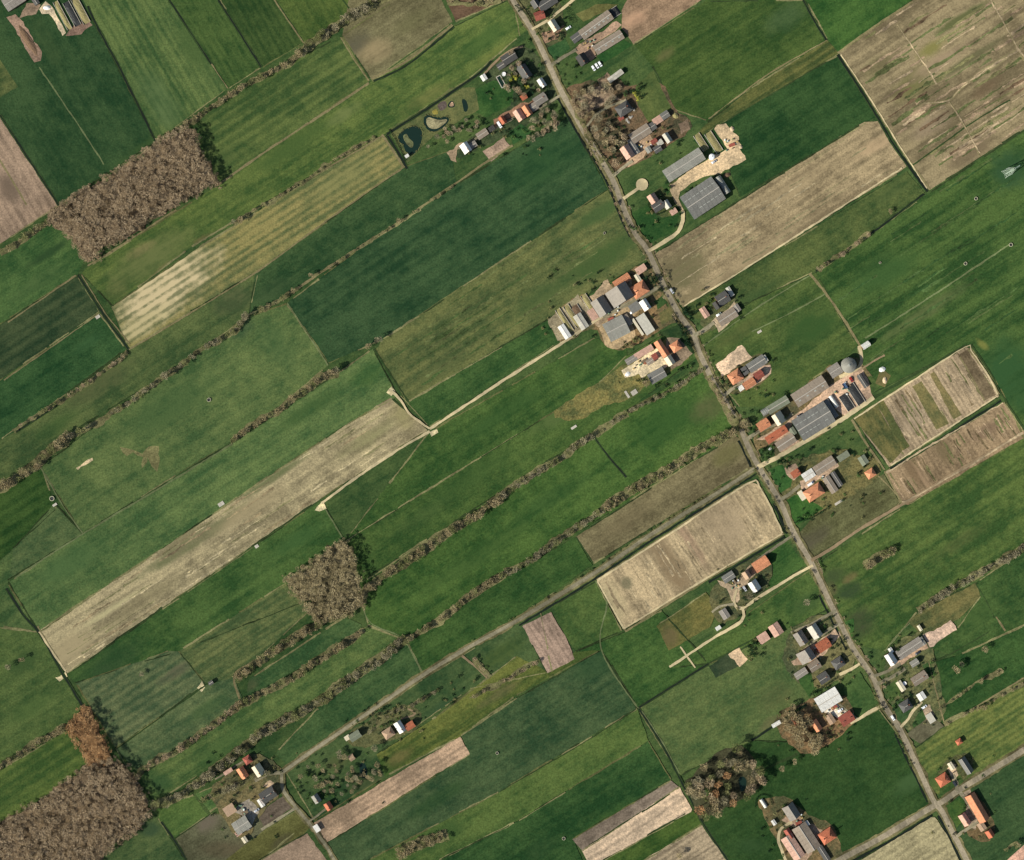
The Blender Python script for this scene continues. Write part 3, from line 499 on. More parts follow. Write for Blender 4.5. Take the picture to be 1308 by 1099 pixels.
# yards and arenas
YARDS = [
 ('sand_arena', (205,180,150), [(914,466),(947,441),(961,457),(922,481)]), ('sand_arena', (206,178,154), [(1178,811),(1214,792),(1222,805),(1187,827)]), ('sand_arena', (150,128,108), [(616,193),(644,175),(653,188),(627,207)]),
 ('farmyard', SAND, [(854,236),(892,211),(900,207),(906,203),(912,198),(924,194),(929,190),(919,175),(912,165),(916,160),(927,158),(935,169),(944,175),(948,187),(945,191),(953,204),(942,210),(936,212),(921,222),(912,224),(892,229),(879,237),(869,245),(866,254),(874,270),(871,272),(858,250)]),
 ('farmyard', PINK, [(732,64),(745,54),(760,44),(788,27),(794,32),(776,46),(757,58),(762,72),(755,78),(740,72)]),
 ('farmyard', (170,144,116), [(806,192),(818,178),(830,172),(838,180),(826,194),(822,202),(812,208),(802,214),(800,206)]),
 ('farmyard', (160,140,112), [(750,382),(776,357),(783,368),(806,350),(812,390),(764,418),(748,402)]), ('farmyard', (168,146,112), [(765,420),(776,444),(790,446),(812,430),(806,408),(830,388),(800,392),(770,412)]),
 ('farmyard', (150,138,110), [(700,408),(738,376),(752,395),(764,408),(728,432),(712,436)]),
 ('farmyard', (206,190,156), [(794,474),(812,462),(838,444),(841,438),(844,452),(850,461),(853,468),(842,472),(828,477),(820,484),(816,478),(798,483)]),
 ('farmyard', (138,120,98), [(852,432),(868,432),(885,452),(870,466),(858,472),(850,458)]),
 ('farmyard', (178,160,132), [(895,425),(908,412),(925,398),(938,385),(944,398),(935,408),(918,425),(912,414)]),
 ('farmyard', (176,150,128), [(940,490),(958,478),(972,466),(984,466),(985,478),(972,488),(955,498)]),
 ('farmyard', (186,158,132), [(962,564),(1005,540),(1042,508),(1060,492),(1085,478),(1100,468),(1110,490),(1116,508),(1080,532),(1060,512),(1010,545),(1012,560),(1024,566),(1000,580),(996,576),(1005,560)]),
 ('farmyard', (174,148,124), [(1002,598),(1016,592),(1022,606),(1014,614),(1004,606)]), ('farmyard', (184,158,132), [(1022,615),(1068,588),(1072,596),(1034,622),(1024,626)]),
 ('farmyard', (186,164,134), [(936,748),(952,730),(958,722),(966,732),(955,745),(944,755),(942,770),(935,768),(928,752),(920,748),(916,742)]),
 ('farmyard', (176,150,124), [(1010,845),(1040,822),(1068,802),(1075,810),(1050,838),(1036,846),(1014,850)]), ('farmyard', (216,204,184), [(1052,910),(1068,898),(1074,905),(1090,912),(1078,925),(1062,912)]),
 ('farmyard', (176,148,122), [(1155,836),(1182,818),(1186,828),(1150,850),(1132,858)]), ('farmyard', (172,152,126), [(1178,905),(1188,900),(1194,914),(1184,920)]),
 ('farmyard', (150,140,124), [(296,1035),(319,1020),(331,1038),(322,1055),(310,1042)]), ('farmyard', (196,172,140), [(336,1005),(345,996),(350,1000),(348,1006)]),
 ('farmyard', (168,142,118), [(998,1048),(1016,1040),(1030,1050),(1050,1060),(1042,1082),(1030,1099),(1018,1099),(1034,1078),(1012,1056)]),
 ('farmyard', (148,132,110), [(1226,1012),(1238,1006),(1252,1040),(1246,1060),(1228,1050),(1234,1030)]), ('farmyard', (186,150,128), [(1284,1099),(1308,1078),(1308,1099)]), ('farmyard', (196,172,140), [(1210,982),(1218,974),(1224,990),(1216,998)]),
 ('farmyard', (206,188,156), [(50,12),(58,2),(66,8),(76,26),(84,42),(80,46),(70,28),(62,18),(54,18)]), ('farmyard', (150,128,106), [(24,24),(34,4),(52,6),(46,18),(30,22)]), ('farmyard', (150,122,104), [(100,30),(112,24),(118,32),(104,44),(84,46),(90,36)]),
 ('farmyard', (188,164,132), [(930,836),(944,826),(955,842),(945,852)]), ('farmyard', (150,122,98), [(690,42),(708,38),(720,32),(712,50),(694,56)]), ('farmyard', (150,116,92), [(630,152),(665,132),(685,128),(672,142),(650,152),(632,164)]),
 ('farmyard', (176,152,122), [(570,195),(582,186),(592,182),(584,192),(583,208),(576,205)]), ('farmyard', (150,128,104), [(762,102),(776,92),(782,102),(766,112)]), ('farmyard', (132,112,92), [(866,158),(878,152),(882,166),(870,172)]),
 ('farmyard', (148,128,106), [(738,125),(768,108),(798,130),(780,128),(760,140),(742,150)]), ('gravel_pad', PALE, [(549,552),(558,548),(560,553),(551,558)]), ('gravel_pad', PALE, [(402,652),(412,640),(417,650),(408,654)]), ('gravel_pad', PALE, [(494,502),(500,494),(505,500),(500,506)]),
 ('gravel_pad', PALE, [(71,866),(84,858),(86,864),(76,871)]), ('gravel_pad', PALE, [(252,879),(258,870),(262,878),(258,884)]), ('gravel_pad', (196,176,140), [(97,598),(106,592),(118,585),(119,588),(108,594),(100,600)]),
 ('bare_patch', (124,120,80), [(153,571),(170,575),(182,580),(190,571),(203,570),(204,590),(201,603),(194,596),(188,584),(182,598),(180,594),(183,584),(170,578),(162,583),(156,578)]),
 ('muddy_strip', (150,124,104), [(8,22),(20,18),(30,28),(42,48),(53,66),(52,78),(44,80),(32,62),(22,44),(14,30)]),
]
PAVED = [[P(*p) for p in pts] for _, _, pts in YARDS]
for i, (nm, c_, pts) in enumerate(YARDS):
    sheet(nm, pts, field_mat('%s_%d' % (nm, i), tuple(v*k_ for v, k_ in zip(c_, (.84, .84, .84))), tuple(min(255, v*1.16) for v in c_), streak=.15, passes=0, mottle=1.15, grain=.7), jit=.9)
# ponds beside the top farm
def zz(pts, ox, oy, k_): return [(ox+x/k_, oy+y/k_) for x, y in pts]
for pts in (zz([(140,740),(190,680),(260,650),(310,630),(360,650),(390,700),(380,800),(340,890),(280,930),(220,900),(200,830),(150,790)], 490, 80, 7.85),
            zz([(400,545),(440,520),(500,540),(560,556),(640,535),(665,580),(600,655),(520,700),(450,685),(405,630)], 490, 80, 7.85),
            zz([(780,365),(820,370),(850,430),(840,490),(810,500),(795,440)], 490, 80, 7.85), zz([(640,420),(690,370),(725,450),(650,455)], 490, 80, 7.85), zz([(760,570),(850,570),(860,690),(800,760),(770,680)], 860, 930, 9.16),
            zz([(230,740),(280,740),(300,850),(240,860)], 420, 850, 5.945)):
    sheet('pond', pts, M['pond_water'], jit=.25, smooth=2)
for pts, c_ in ((zz([(185,745),(230,705),(255,765),(305,800),(290,865),(240,835)], 490, 80, 7.85), (104,110,74)), (zz([(425,570),(450,545),(500,565),(570,580),(630,565),(640,585),(590,635),(520,672),(460,660),(430,620)], 490, 80, 7.85), (152,144,110)),
                (zz([(660,420),(690,385),(712,440),(660,443)], 490, 80, 7.85), (166,138,112)), (zz([(530,420),(620,375),(640,440),(600,480),(560,485)], 490, 80, 7.85), (84,74,68)), (zz([(480,490),(530,460),(555,520),(500,525)], 490, 80, 7.85), (134,124,62))):
    sheet('islet' if c_[0] != 84 else 'soil_patch', pts, sm('islet%d' % c_[0], c_, var=.5, grain=.8), jit=.2, smooth=2)

# ditches (dark water), their pale banks, tracks and roads
WD, BK, DG, TR, RV = M['ditch_water'], sm('reed_bank', (128, 118, 84), grain=.5), sm('rank_grass', (50, 70, 38), grain=.5), sm('sand_track', (196, 180, 142)), sm('verge', (108, 102, 70), var=.5, grain=.6)
DIRT = sm('dirt_track', (146, 126, 98)); PATH = sm('worn_line', (104, 116, 76), grain=.4)
DITCH = [
 ('W', 1.8, [(112,8),(122,30),(150,82),(199,181)]), ('W', 1.4, [(216,0),(270,82)]), ('B', 1.4, [(270,82),(291,113)]), ('W', 1.4, [(279,0),(334,86)]), ('B', 1.6, [(350,0),(388,55)]), ('D', 2, [(438,0),(446,11)]),
 ('W', 1.6, [(0,147),(75,262)]), ('B', 2.0, [(0,205),(20,238),(34,262)]), ('B', 2.2, [(88,258),(140,226),(199,184)]), ('P', 1.6, [(50,86),(90,145),(133,210)]), ('B', 1.6, [(435,48),(452,76),(471,103)]),
 ('B', 2.4, [(276,238),(330,200),(418,142),(471,106)]), ('B', 3.4, [(475,100),(520,78),(578,32)]), ('W', 1.2, [(477,104),(522,82),(580,34)]), ('B', 2.2, [(112,340),(160,310),(225,268)]), ('W', 1.8, [(100,351),(132,402),(165,447)]), ('B', 1.6, [(104,351),(136,402),(166,440)]),
 ('W', 2.4, [(494,172),(508,194),(520,216)]), ('B', 2.6, [(488,172),(504,196),(516,214)]), ('W', 2.2, [(494,172),(540,143),(580,116),(612,94),(628,78)]), ('B', 2, [(300,283),(385,234),(490,173)]), ('B', 1.8, [(165,447),(240,402),(330,346),(420,280),(517,213)]),
 ('B', 1.8, [(10,412),(97,352)]), ('B', 1.5, [(5,486),(125,402)]), ('W', 1.2, [(20,552),(75,516),(163,448)]), ('P', 1.5, [(367,387),(392,425),(419,467)]), ('B', 3.2, [(365,379),(400,355),(455,319),(485,300),(515,281)]), ('B', 2.6, [(530,270),(580,236),(620,208),(655,186)]),
 ('D', 2.2, [(478,446),(500,480),(522,514)]), ('P', 1.8, [(52,597),(80,645),(106,682)]), ('P', 2, [(20,738),(106,682),(200,626),(297,567)]), ('W', 1.8, [(8,752),(30,786),(50,808),(80,860),(106,903)]), ('B', 2, [(48,800),(80,852)]), ('P', 1.6, [(415,650),(438,688)]),
 ('W', 1.4, [(206,1050),(222,1072),(238,1099)]), ('P', 1.6, [(148,956),(165,985),(192,1030)]), ('D', 1.6, [(150,956),(200,920),(262,876)]), ('D', 1.4, [(222,1072),(266,1042)]), ('B', 3.4, [(306,893),(300,862),(330,842),(400,800)]), ('P', 2, [(520,822),(540,860)]), ('P', 1.6, [(462,770),(474,796),(510,812)]),
 ('W', 1.4, [(757,556),(775,580),(800,610)]), ('D', 2, [(736,686),(758,720)]), ('P', 1.8, [(761,742),(775,770),(768,830),(815,905)]), ('W', 1.4, [(816,905),(845,950),(866,990),(898,1052),(930,1099)]), ('P', 1.6, [(820,908),(850,955),(868,988)]), ('B', 2.2, [(764,744),(797,803),(800,806)]), ('B', 2.2, [(800,806),(900,742),(1000,684)]), ('B', 2.0, [(762,741),(860,677),(955,617),(970,622)]),
 ('W', 1.6, [(816,904),(860,876),(905,848)]), ('D', 2, [(905,848),(960,818),(1000,795)]), ('D', 1.4, [(640,1010),(740,952),(812,906)]), ('W', 2.4, [(905,744),(955,714),(1002,686)]),
 ('W', 1.8, [(1026,0),(1042,30),(1056,52)]), ('B', 1.6, [(1056,52),(980,96),(905,152)]), ('W', 2.6, [(1070,70),(1110,132),(1145,190),(1185,245)]), ('B', 2.2, [(1074,70),(1114,130),(1150,188),(1188,242)]), ('B', 2.6, [(1070,68),(1120,32),(1166,2)]), ('D', 2, [(1165,212),(1240,158),(1290,128)]),
 ('B', 2.6, [(1146,32),(1165,60),(1182,85),(1196,108)]), ('B', 2.8, [(1265,0),(1285,35),(1300,62),(1308,78)]), ('B', 2.8, [(1180,132),(1212,128),(1225,115),(1250,96),(1298,66)]), ('B', 1.6, [(1212,130),(1230,158),(1252,200)]),
 ('W', 1.6, [(1042,347),(1100,308),(1180,248)]), ('B', 3.0, [(1034,350),(1060,382),(1085,420),(1098,442)]), ('P', 2, [(1105,432),(1160,398),(1230,352),(1290,312)]), ('P', 1.4, [(890,448),(960,398),(1034,352)]),
 ('D', 3.6, [(1084,531),(1130,500),(1175,475),(1235,441)]), ('W', 2.2, [(1137,599),(1200,562),(1278,512)]), ('D', 2, [(1240,440),(1262,472),(1282,508),(1308,548)]), ('B', 2.2, [(1226,456),(1258,512)]), ('B', 2.4, [(1130,602),(1140,622),(1152,643)]), ('B', 2.6, [(1236,446),(1258,474),(1276,504)]), ('B', 2.8, [(1088,536),(1106,566),(1130,600)]),
 ('B', 1.8, [(1122,608),(1148,636),(1146,646)]), ('P', 1.6, [(1130,832),(1150,808),(1162,796)]), ('D', 2, [(1185,850),(1224,830),(1262,808)]), ('B', 1.4, [(1186,846),(1207,928)]), ('B', 2, [(1207,927),(1260,895),(1308,866)]), ('D', 1.4, [(1246,745),(1260,768),(1270,790)]),
 ('B', 2, [(1272,788),(1280,800),(1284,806)]), ('P', 1.6, [(1054,376),(1010,400),(960,424)]), ('W', 1.6, [(960,946),(1000,920),(1030,900)]), ('D', 3, [(930,962),(960,985),(1000,972),(1020,962)]),
]
KM = dict(W=('ditch', WD), B=('bank', BK), D=('bank', DG), P=('footpath', PATH))
for k_, w_, pts in DITCH:
    nm, m_ = KM[k_]
    if k_ == 'W': ribbon('bank', pts, w_+2.2, DG, jit=.25)
    ribbon(nm, pts, w_, m_, jit=.22)
# road-side ditches west of the main road
MAIN = [(600,-120),(648,-14),(663,13),(679,38),(698,76),(718,119),(748,172),(781,227),(796,265),(812,300),(827,320),(847,363),(867,401),(885,426),(894,452),(912,490),(927,515),(945,545),(951,560),(968,595),(996,640),(1013,679),(1036,719),(1054,757),(1071,792),(1089,827),(1114,864),(1129,900),(1150,933),(1170,975),(1192,1022),(1203,1036),(1218,1066),(1236,1102),(1295,1230)]
def off(pts, dx, dy): return [(x+dx, y+dy) for x, y in pts]
ribbon('verge', MAIN, 12.5, RV, jit=.6)
for i0, i1 in ((5, 10), (12, 14), (18, 20), (20, 22), (23, 26), (28, 31)):
    ribbon('ditch', off(MAIN[i0:i1], -8, 3), 2.2, WD, jit=.25)
ROAD = field_mat('asphalt', (126, 117, 98), (166, 153, 128), ang=-63, streak=1.0, passes=0, mottle=.8, grain=.45)
LANE = field_mat('lane_surface', (120, 114, 92), (162, 152, 124), streak=1.0, passes=0, mottle=.9, grain=.45)
R2 = [(964,599),(900,640),(830,684),(756,734),(660,793),(600,826),(541,862),(490,897),(436,934),(395,962),(360,987)]
R5 = [(930,1190),(1040,1117),(1071,1099),(1129,1068),(1185,1034),(1205,1023),(1225,1009),(1256,990),(1330,944),(1430,880)]
R3 = [(360,987),(362,1009),(378,1031),(393,1049),(409,1070),(427,1099),(490,1220)]
for pts, w_ in ((R2, 9), (R5, 13), (R3, 8)): ribbon('verge', pts, w_, RV, jit=.5)
ribbon('ditch', off(R2[:5], 3, 6), 2, WD, jit=.25); ribbon('ditch', off(R5[1:5], 5, 8), 3, WD, jit=.25); ribbon('ditch', [(1198,1042),(1212,1068),(1228,1102)], 3, WD, jit=.25)
ribbon('road', MAIN, 6.6, ROAD, 'long straight asphalt road crossing the polder', jit=.12)
ribbon('road', R2, 4.6, LANE, 'narrow side road running south-west', jit=.12)
ribbon('road', R5, 7, ROAD, 'cross road at the bottom corner', jit=.12)
ribbon('road', R3, 4.0, LANE, 'lane past the bottom hamlet', jit=.12)
TRACKS = [('T',3.4,[(846,364),(812,384),(790,394),(764,408),(728,432),(700,450),(640,488),(595,518),(549,548)]), ('T',3.0,[(549,551),(500,580),(450,614),(411,643)]), ('T',2.8,[(549,548),(535,538),(522,528),(512,512),(500,500)]),
 ('L',5,[(846,364),(812,384),(790,394),(770,405)]), ('T',4.6,[(872,270),(872,282),(866,296),(850,308),(828,321)]), ('T',4,[(796,254),(808,246),(816,240)]), ('T',3.4,[(679,38),(700,26),(720,10),(738,-4)]), ('L',4.4,[(704,84),(722,72),(736,64)]),
 ('L',3.6,[(716,122),(700,132),(680,142),(664,148),(640,160),(620,172),(600,182),(585,190)]), ('D',3,[(668,60),(650,66),(632,80),(618,96)]), ('L',3,[(750,162),(760,148),(775,138),(800,128)]), ('L',3.6,[(782,226),(796,214),(808,206)]),
 ('L',4.6,[(886,428),(896,424),(912,412)]), ('L',4.6,[(920,510),(934,498),(950,490)]), ('L',4.4,[(952,562),(975,548),(1000,538),(1012,528)]), ('T',5.4,[(968,597),(990,586),(1024,566),(1050,551),(1074,537),(1086,529),(1116,508)]), ('T',4,[(1072,482),(1096,470),(1100,455),(1097,442)]), ('D',2,[(1100,472),(1115,462),(1130,454)]),
 ('L',4.6,[(998,638),(1010,630),(1022,620)]), ('D',4,[(1036,716),(1060,702),(1100,675),(1150,646),(1200,616),(1308,552)]), ('T',3.6,[(1038,722),(978,757),(948,777),(938,772),(938,762),(941,752)]), ('T',3.2,[(948,777),(947,793),(910,816),(877,838),(855,852)]), ('L',3.4,[(938,772),(921,774),(909,782)]), ('T',2.4,[(869,826),(877,838),(888,853)]),
 ('L',3.4,[(956,740),(960,724),(980,706),(1004,690),(1012,684)]), ('L',4.2,[(1072,797),(1056,806),(1040,818),(1026,832)]), ('L',3.4,[(1068,780),(1040,795),(1010,808)]), ('T',3.6,[(1098,848),(1085,856),(1072,862)]), ('T',4,[(1126,902),(1110,910),(1098,918),(1086,924)]), ('L',3,[(1095,918),(1082,908),(1072,900)]),
 ('L',4,[(1116,864),(1132,858),(1150,848)]), ('L',4,[(1120,874),(1138,866),(1156,854)]), ('T',3.6,[(1150,929),(1160,918),(1166,908),(1178,897)]), ('L',4,[(1222,1010),(1222,1000),(1216,990)]), ('T',3.6,[(1012,1050),(998,1058),(994,1072),(1000,1090),(1006,1104)]), ('L',4,[(1222,1068),(1240,1056),(1252,1050)]), ('L',4,[(1226,1012),(1234,1022),(1240,1032)]),
 ('L',4,[(360,987),(342,989),(326,998)]), ('L',3.4,[(378,1032),(356,1046),(334,1060)]), ('L',2.6,[(394,1050),(410,1038),(420,1030)]), ('D',2.4,[(520,905),(530,912),(508,920)]), ('D',3,[(590,838),(608,852),(622,866)]), ('L',2.4,[(312,972),(290,986),(275,996)]),
 ('T',2.2,[(763,743),(797,803)]), ('T',2.0,[(797,803),(900,740),(999,682)]), ('T',2.4,[(763,742),(860,679),(955,618),(969,621),(985,650),(999,681)]), ('T',1.8,[(1091,535),(1160,490),(1232,444),(1240,448),(1262,480),(1274,504)]), ('T',1.8,[(1274,506),(1205,551),(1138,595)]), ('B',1.4,[(1132,604),(1200,562),(1281,515)]), ('B',1.8,[(1306,553),(1230,600),(1153,643)]),
 ('T',2,[(874,391),(960,338),(1060,274),(1152,215)]), ('B',1.3,[(1146,32),(1165,60),(1182,85),(1196,108)]), ('B',1.3,[(1265,0),(1285,35),(1300,62),(1312,78)]), ('B',1.5,[(1180,132),(1212,128),(1225,115),(1250,96),(1302,64)]), ('B',1.0,[(1212,130),(1230,158),(1252,196)]), ('T',1.4,[(1074,70),(1114,130),(1150,188),(1184,241)]), ('T',2,[(50,807),(66,832),(84,858)]),
 ('T',2,[(560,1000),(560,1000.5)])]
KT = dict(B=sm('pale_path', (166, 148, 118), var=.5, grain=.6), T=TR, L=LANE, D=DIRT)
for k_, w_, pts in TRACKS[:-1]: ribbon('track', pts, w_, KT[k_], jit=.5 if k_ == 'B' else .22)
circ = [(820+7.8*math.cos(i*math.pi/9), 236+7.8*math.sin(i*math.pi/9)) for i in range(18)]
sheet('turning_circle', circ, TR, 'round sandy turning circle of the drive', jit=.1)
# ------------------------------------------------------------------ trees
def frame_of(d):
    d = d.normalized(); u = d.orthogonal().normalized(); return d, u, d.cross(u)
def tube(v, f, p0, p1, r0, r1, n=5):
    d, u, w_ = frame_of(p1-p0); b = len(v)
    for p, r in ((p0, r0), (p1, r1)):
        for i in range(n):
            a_ = 2*math.pi*i/n; v.append(tuple(p+(u*math.cos(a_)+w_*math.sin(a_))*r))
    for i in range(n): f.append((b+i, b+(i+1) % n, b+n+(i+1) % n, b+n+i))
def trunk_geo(r, H, spread, limbs=6):
    v, f = [], []
    top = Vector((r.uniform(-.06, .06), r.uniform(-.06, .06), H*.42))
    tube(v, f, Vector((0, 0, -.05)), top, .075, .05, 6)
    for i in range(limbs):
        a_ = 6.283*i/limbs+r.uniform(-.4, .4); q = r.uniform(.35, .8)*spread
        mid = top+Vector((math.cos(a_)*q*.5, math.sin(a_)*q*.5, H*.16))
        tube(v, f, top*r.uniform(.75, 1), mid, .04, .028, 4)
        tube(v, f, mid, Vector((math.cos(a_)*q, math.sin(a_)*q, H*r.uniform(.68, .85))), .028, .012, 4)
    return v, f
def twig_geo(r, H, n, wd, spread=1.0):
    """a leafless crown: thin twig sprays filling an uneven dome"""
    v, f = [], []
    lob = [(r.uniform(0, 6.28), r.uniform(.72, 1.1)) for _ in range(5)]
    for i in range(n):
        a_ = r.uniform(0, 6.283)
        lim = max(.55, sum(q*max(0, math.cos(a_-b_))**3 for b_, q in lob)*.75+.3); lim = min(lim, 1.08)
        q = math.sqrt(r.random())*lim*spread
        z = H*(.45+.5*math.sqrt(max(0, 1-(q/(1.15*spread))**2))*r.uniform(.45, 1.0))
        c_ = Vector((math.cos(a_)*q, math.sin(a_)*q, z))
        d = Vector((math.cos(a_)*(.4+q), math.sin(a_)*(.4+q), r.uniform(.1, 1.1)))+Vector((r.gauss(0, .4), r.gauss(0, .4), r.gauss(0, .3)))
        d, u, w_ = frame_of(d); L = r.uniform(.22, .48)
        a2 = r.uniform(0, 6.28); s = (u*math.cos(a2)+w_*math.sin(a2))*wd*r.uniform(.6, 1.3)
        b = len(v); v += [tuple(c_-d*L*.5-s*.5), tuple(c_-d*L*.5+s*.5), tuple(c_+d*L*.5+s*.15)]
        f.append((b, b+1, b+2))
    return v, f
def leaf_geo(r, H, n, sz, base=.12):
    v, f = [], []
    cl = [(r.uniform(0, 6.28), math.sqrt(r.random())*.7, r.uniform(.3, .8), r.uniform(.32, .5)) for _ in range(8)]
    for i in range(n):
        a_, q, z, rr = r.choice(cl)
        p = Vector((r.gauss(0, 1), r.gauss(0, 1), r.gauss(0, 1))).normalized()*rr*r.uniform(.6, 1)
        c_ = Vector((math.cos(a_)*q, math.sin(a_)*q, H*z))+Vector((p.x, p.y, p.z*H*.5))
        c_.z = max(c_.z, base)
        d, u, w_ = frame_of(p+Vector((r.gauss(0, .35), r.gauss(0, .35), .4))); s = sz*r.uniform(.6, 1.3); b = len(v)
        t_ = r.uniform(0, 6.28); u, w_ = u*math.cos(t_)+w_*math.sin(t_), w_*math.cos(t_)-u*math.sin(t_)
        v += [tuple(c_-u*s), tuple(c_-w_*s*.5), tuple(c_+u*s), tuple(c_+w_*s*.5)]; f.append((b, b+1, b+2, b+3))
    return v, f
TW = dict(olive=twig_mat('budding_twigs', [(74,80,48), (112,116,72), (140,140,92), (160,156,108)]), brown=twig_mat('bare_twigs', [(110, 97, 71), (153, 139, 103), (175, 159, 121), (197, 181, 138)]),
          red=twig_mat('russet_twigs', [(131, 98, 66), (171, 131, 91), (186, 148, 104), (196, 164, 120)]),
          grey=twig_mat('grey_twigs', [(102, 96, 74), (144, 135, 107), (164, 155, 123), (179, 168, 134)]),
          mauve=twig_mat('mauve_twigs', [(113, 98, 78), (166, 146, 116), (182, 161, 128), (194, 181, 145)]))
BARK = surf_mat('bark', (92, 80, 66), .95, nscale=3)
LEAF = dict(dark=twig_mat('evergreen_leaf', [(22,38,26), (36,58,36), (48,72,44)]), mid=twig_mat('shrub_leaf', [(48,70,38), (72,98,52), (98,122,66)]),
            yellow=twig_mat('spring_leaf', [(120,124,44), (160,158,62), (180,176,90)]), white=twig_mat('blossom', [(150,160,130), (236,234,224), (250,248,240)]), olive=twig_mat('olive_leaf', [(84,86,54), (118,116,74), (146,140,96)]))
rr_ = random.Random(3)
BV = []
for i in range(9):
    H = 2.2+.25*(i % 3)
    BV.append((mesh('trunk', *trunk_geo(rr_, H, .9), BARK), twig_geo(rr_, H, 330, .085), H))
CROWN = {}
def crown_mesh(k_, i):
    if (k_, i) not in CROWN: CROWN[(k_, i)] = mesh('crown', *BV[i][1], TW[k_])
    return CROWN[(k_, i)]
LV = {}
for k_ in LEAF:
    for i in range(3):
        H = 1.5+.3*i
        LV[(k_, i)] = (mesh('crown', *leaf_geo(rr_, H, 260 if k_ != 'white' else 120, .13), LEAF[k_]), mesh('trunk', *trunk_geo(rr_, H, .5, 4), BARK))
SMALL = [twig_geo(rr_, 2.2, 150, .115) for _ in range(8)]
WOOD = [([(x, y, 1.6*(.70+.34*(z/1.6-.45))) for x, y, z in v_], f_) for v_, f_ in (twig_geo(rr_, 1.6, 120, .12) for _ in range(8))]
TREES = []      # x, y (map), radius (map), colour, label, group, keep
def add_tree(x, y, r, k_, label, group, keep=0): TREES.append((x, y, r, k_, label, group, keep))
UG = sm('leaf_litter', (112, 108, 74), var=.5, grain=.7)
def hedge(pts, w_, k_, label, group, r=(3.2, 5.2), dens=1.0, ug=True, keep=0, under=None):
    r = (r[0]*.72, r[1]*.9); dens *= 1.25; w_ *= .98
    c_ = [Vector((p.x/S+654, 549.5-p.y/S)) for p in spline([P(*q) for q in pts], 1.2)]
    if ug: 
        o = ribbon('undergrowth', pts, w_*.9, under or UG, jit=1.0); o['kind'] = 'stuff'
        o['label'] = 'brown undergrowth beneath the '+group
    L = sum((c_[i+1]-c_[i]).length for i in range(len(c_)-1))
    n = int(L*w_/ (sum(r)/2)**2 / 2.6*dens)
    for i in range(n):
        t_ = rnd.random()*(len(c_)-1.001); j = int(t_); p = c_[j].lerp(c_[j+1], t_-j); d = (c_[j+1]-c_[j]).normalized()
        rad = rnd.uniform(*r)*(1 if rnd.random() > .12 else 1.25)
        o_ = rnd.uniform(-1, 1)*max(0, w_/2-rad*.55)
        add_tree(p.x-d.y*o_, p.y+d.x*o_, rad, rnd.choice((k_, k_, 'olive')), label, group, keep)
def h(desc): return 'leafless tree in the '+desc, desc
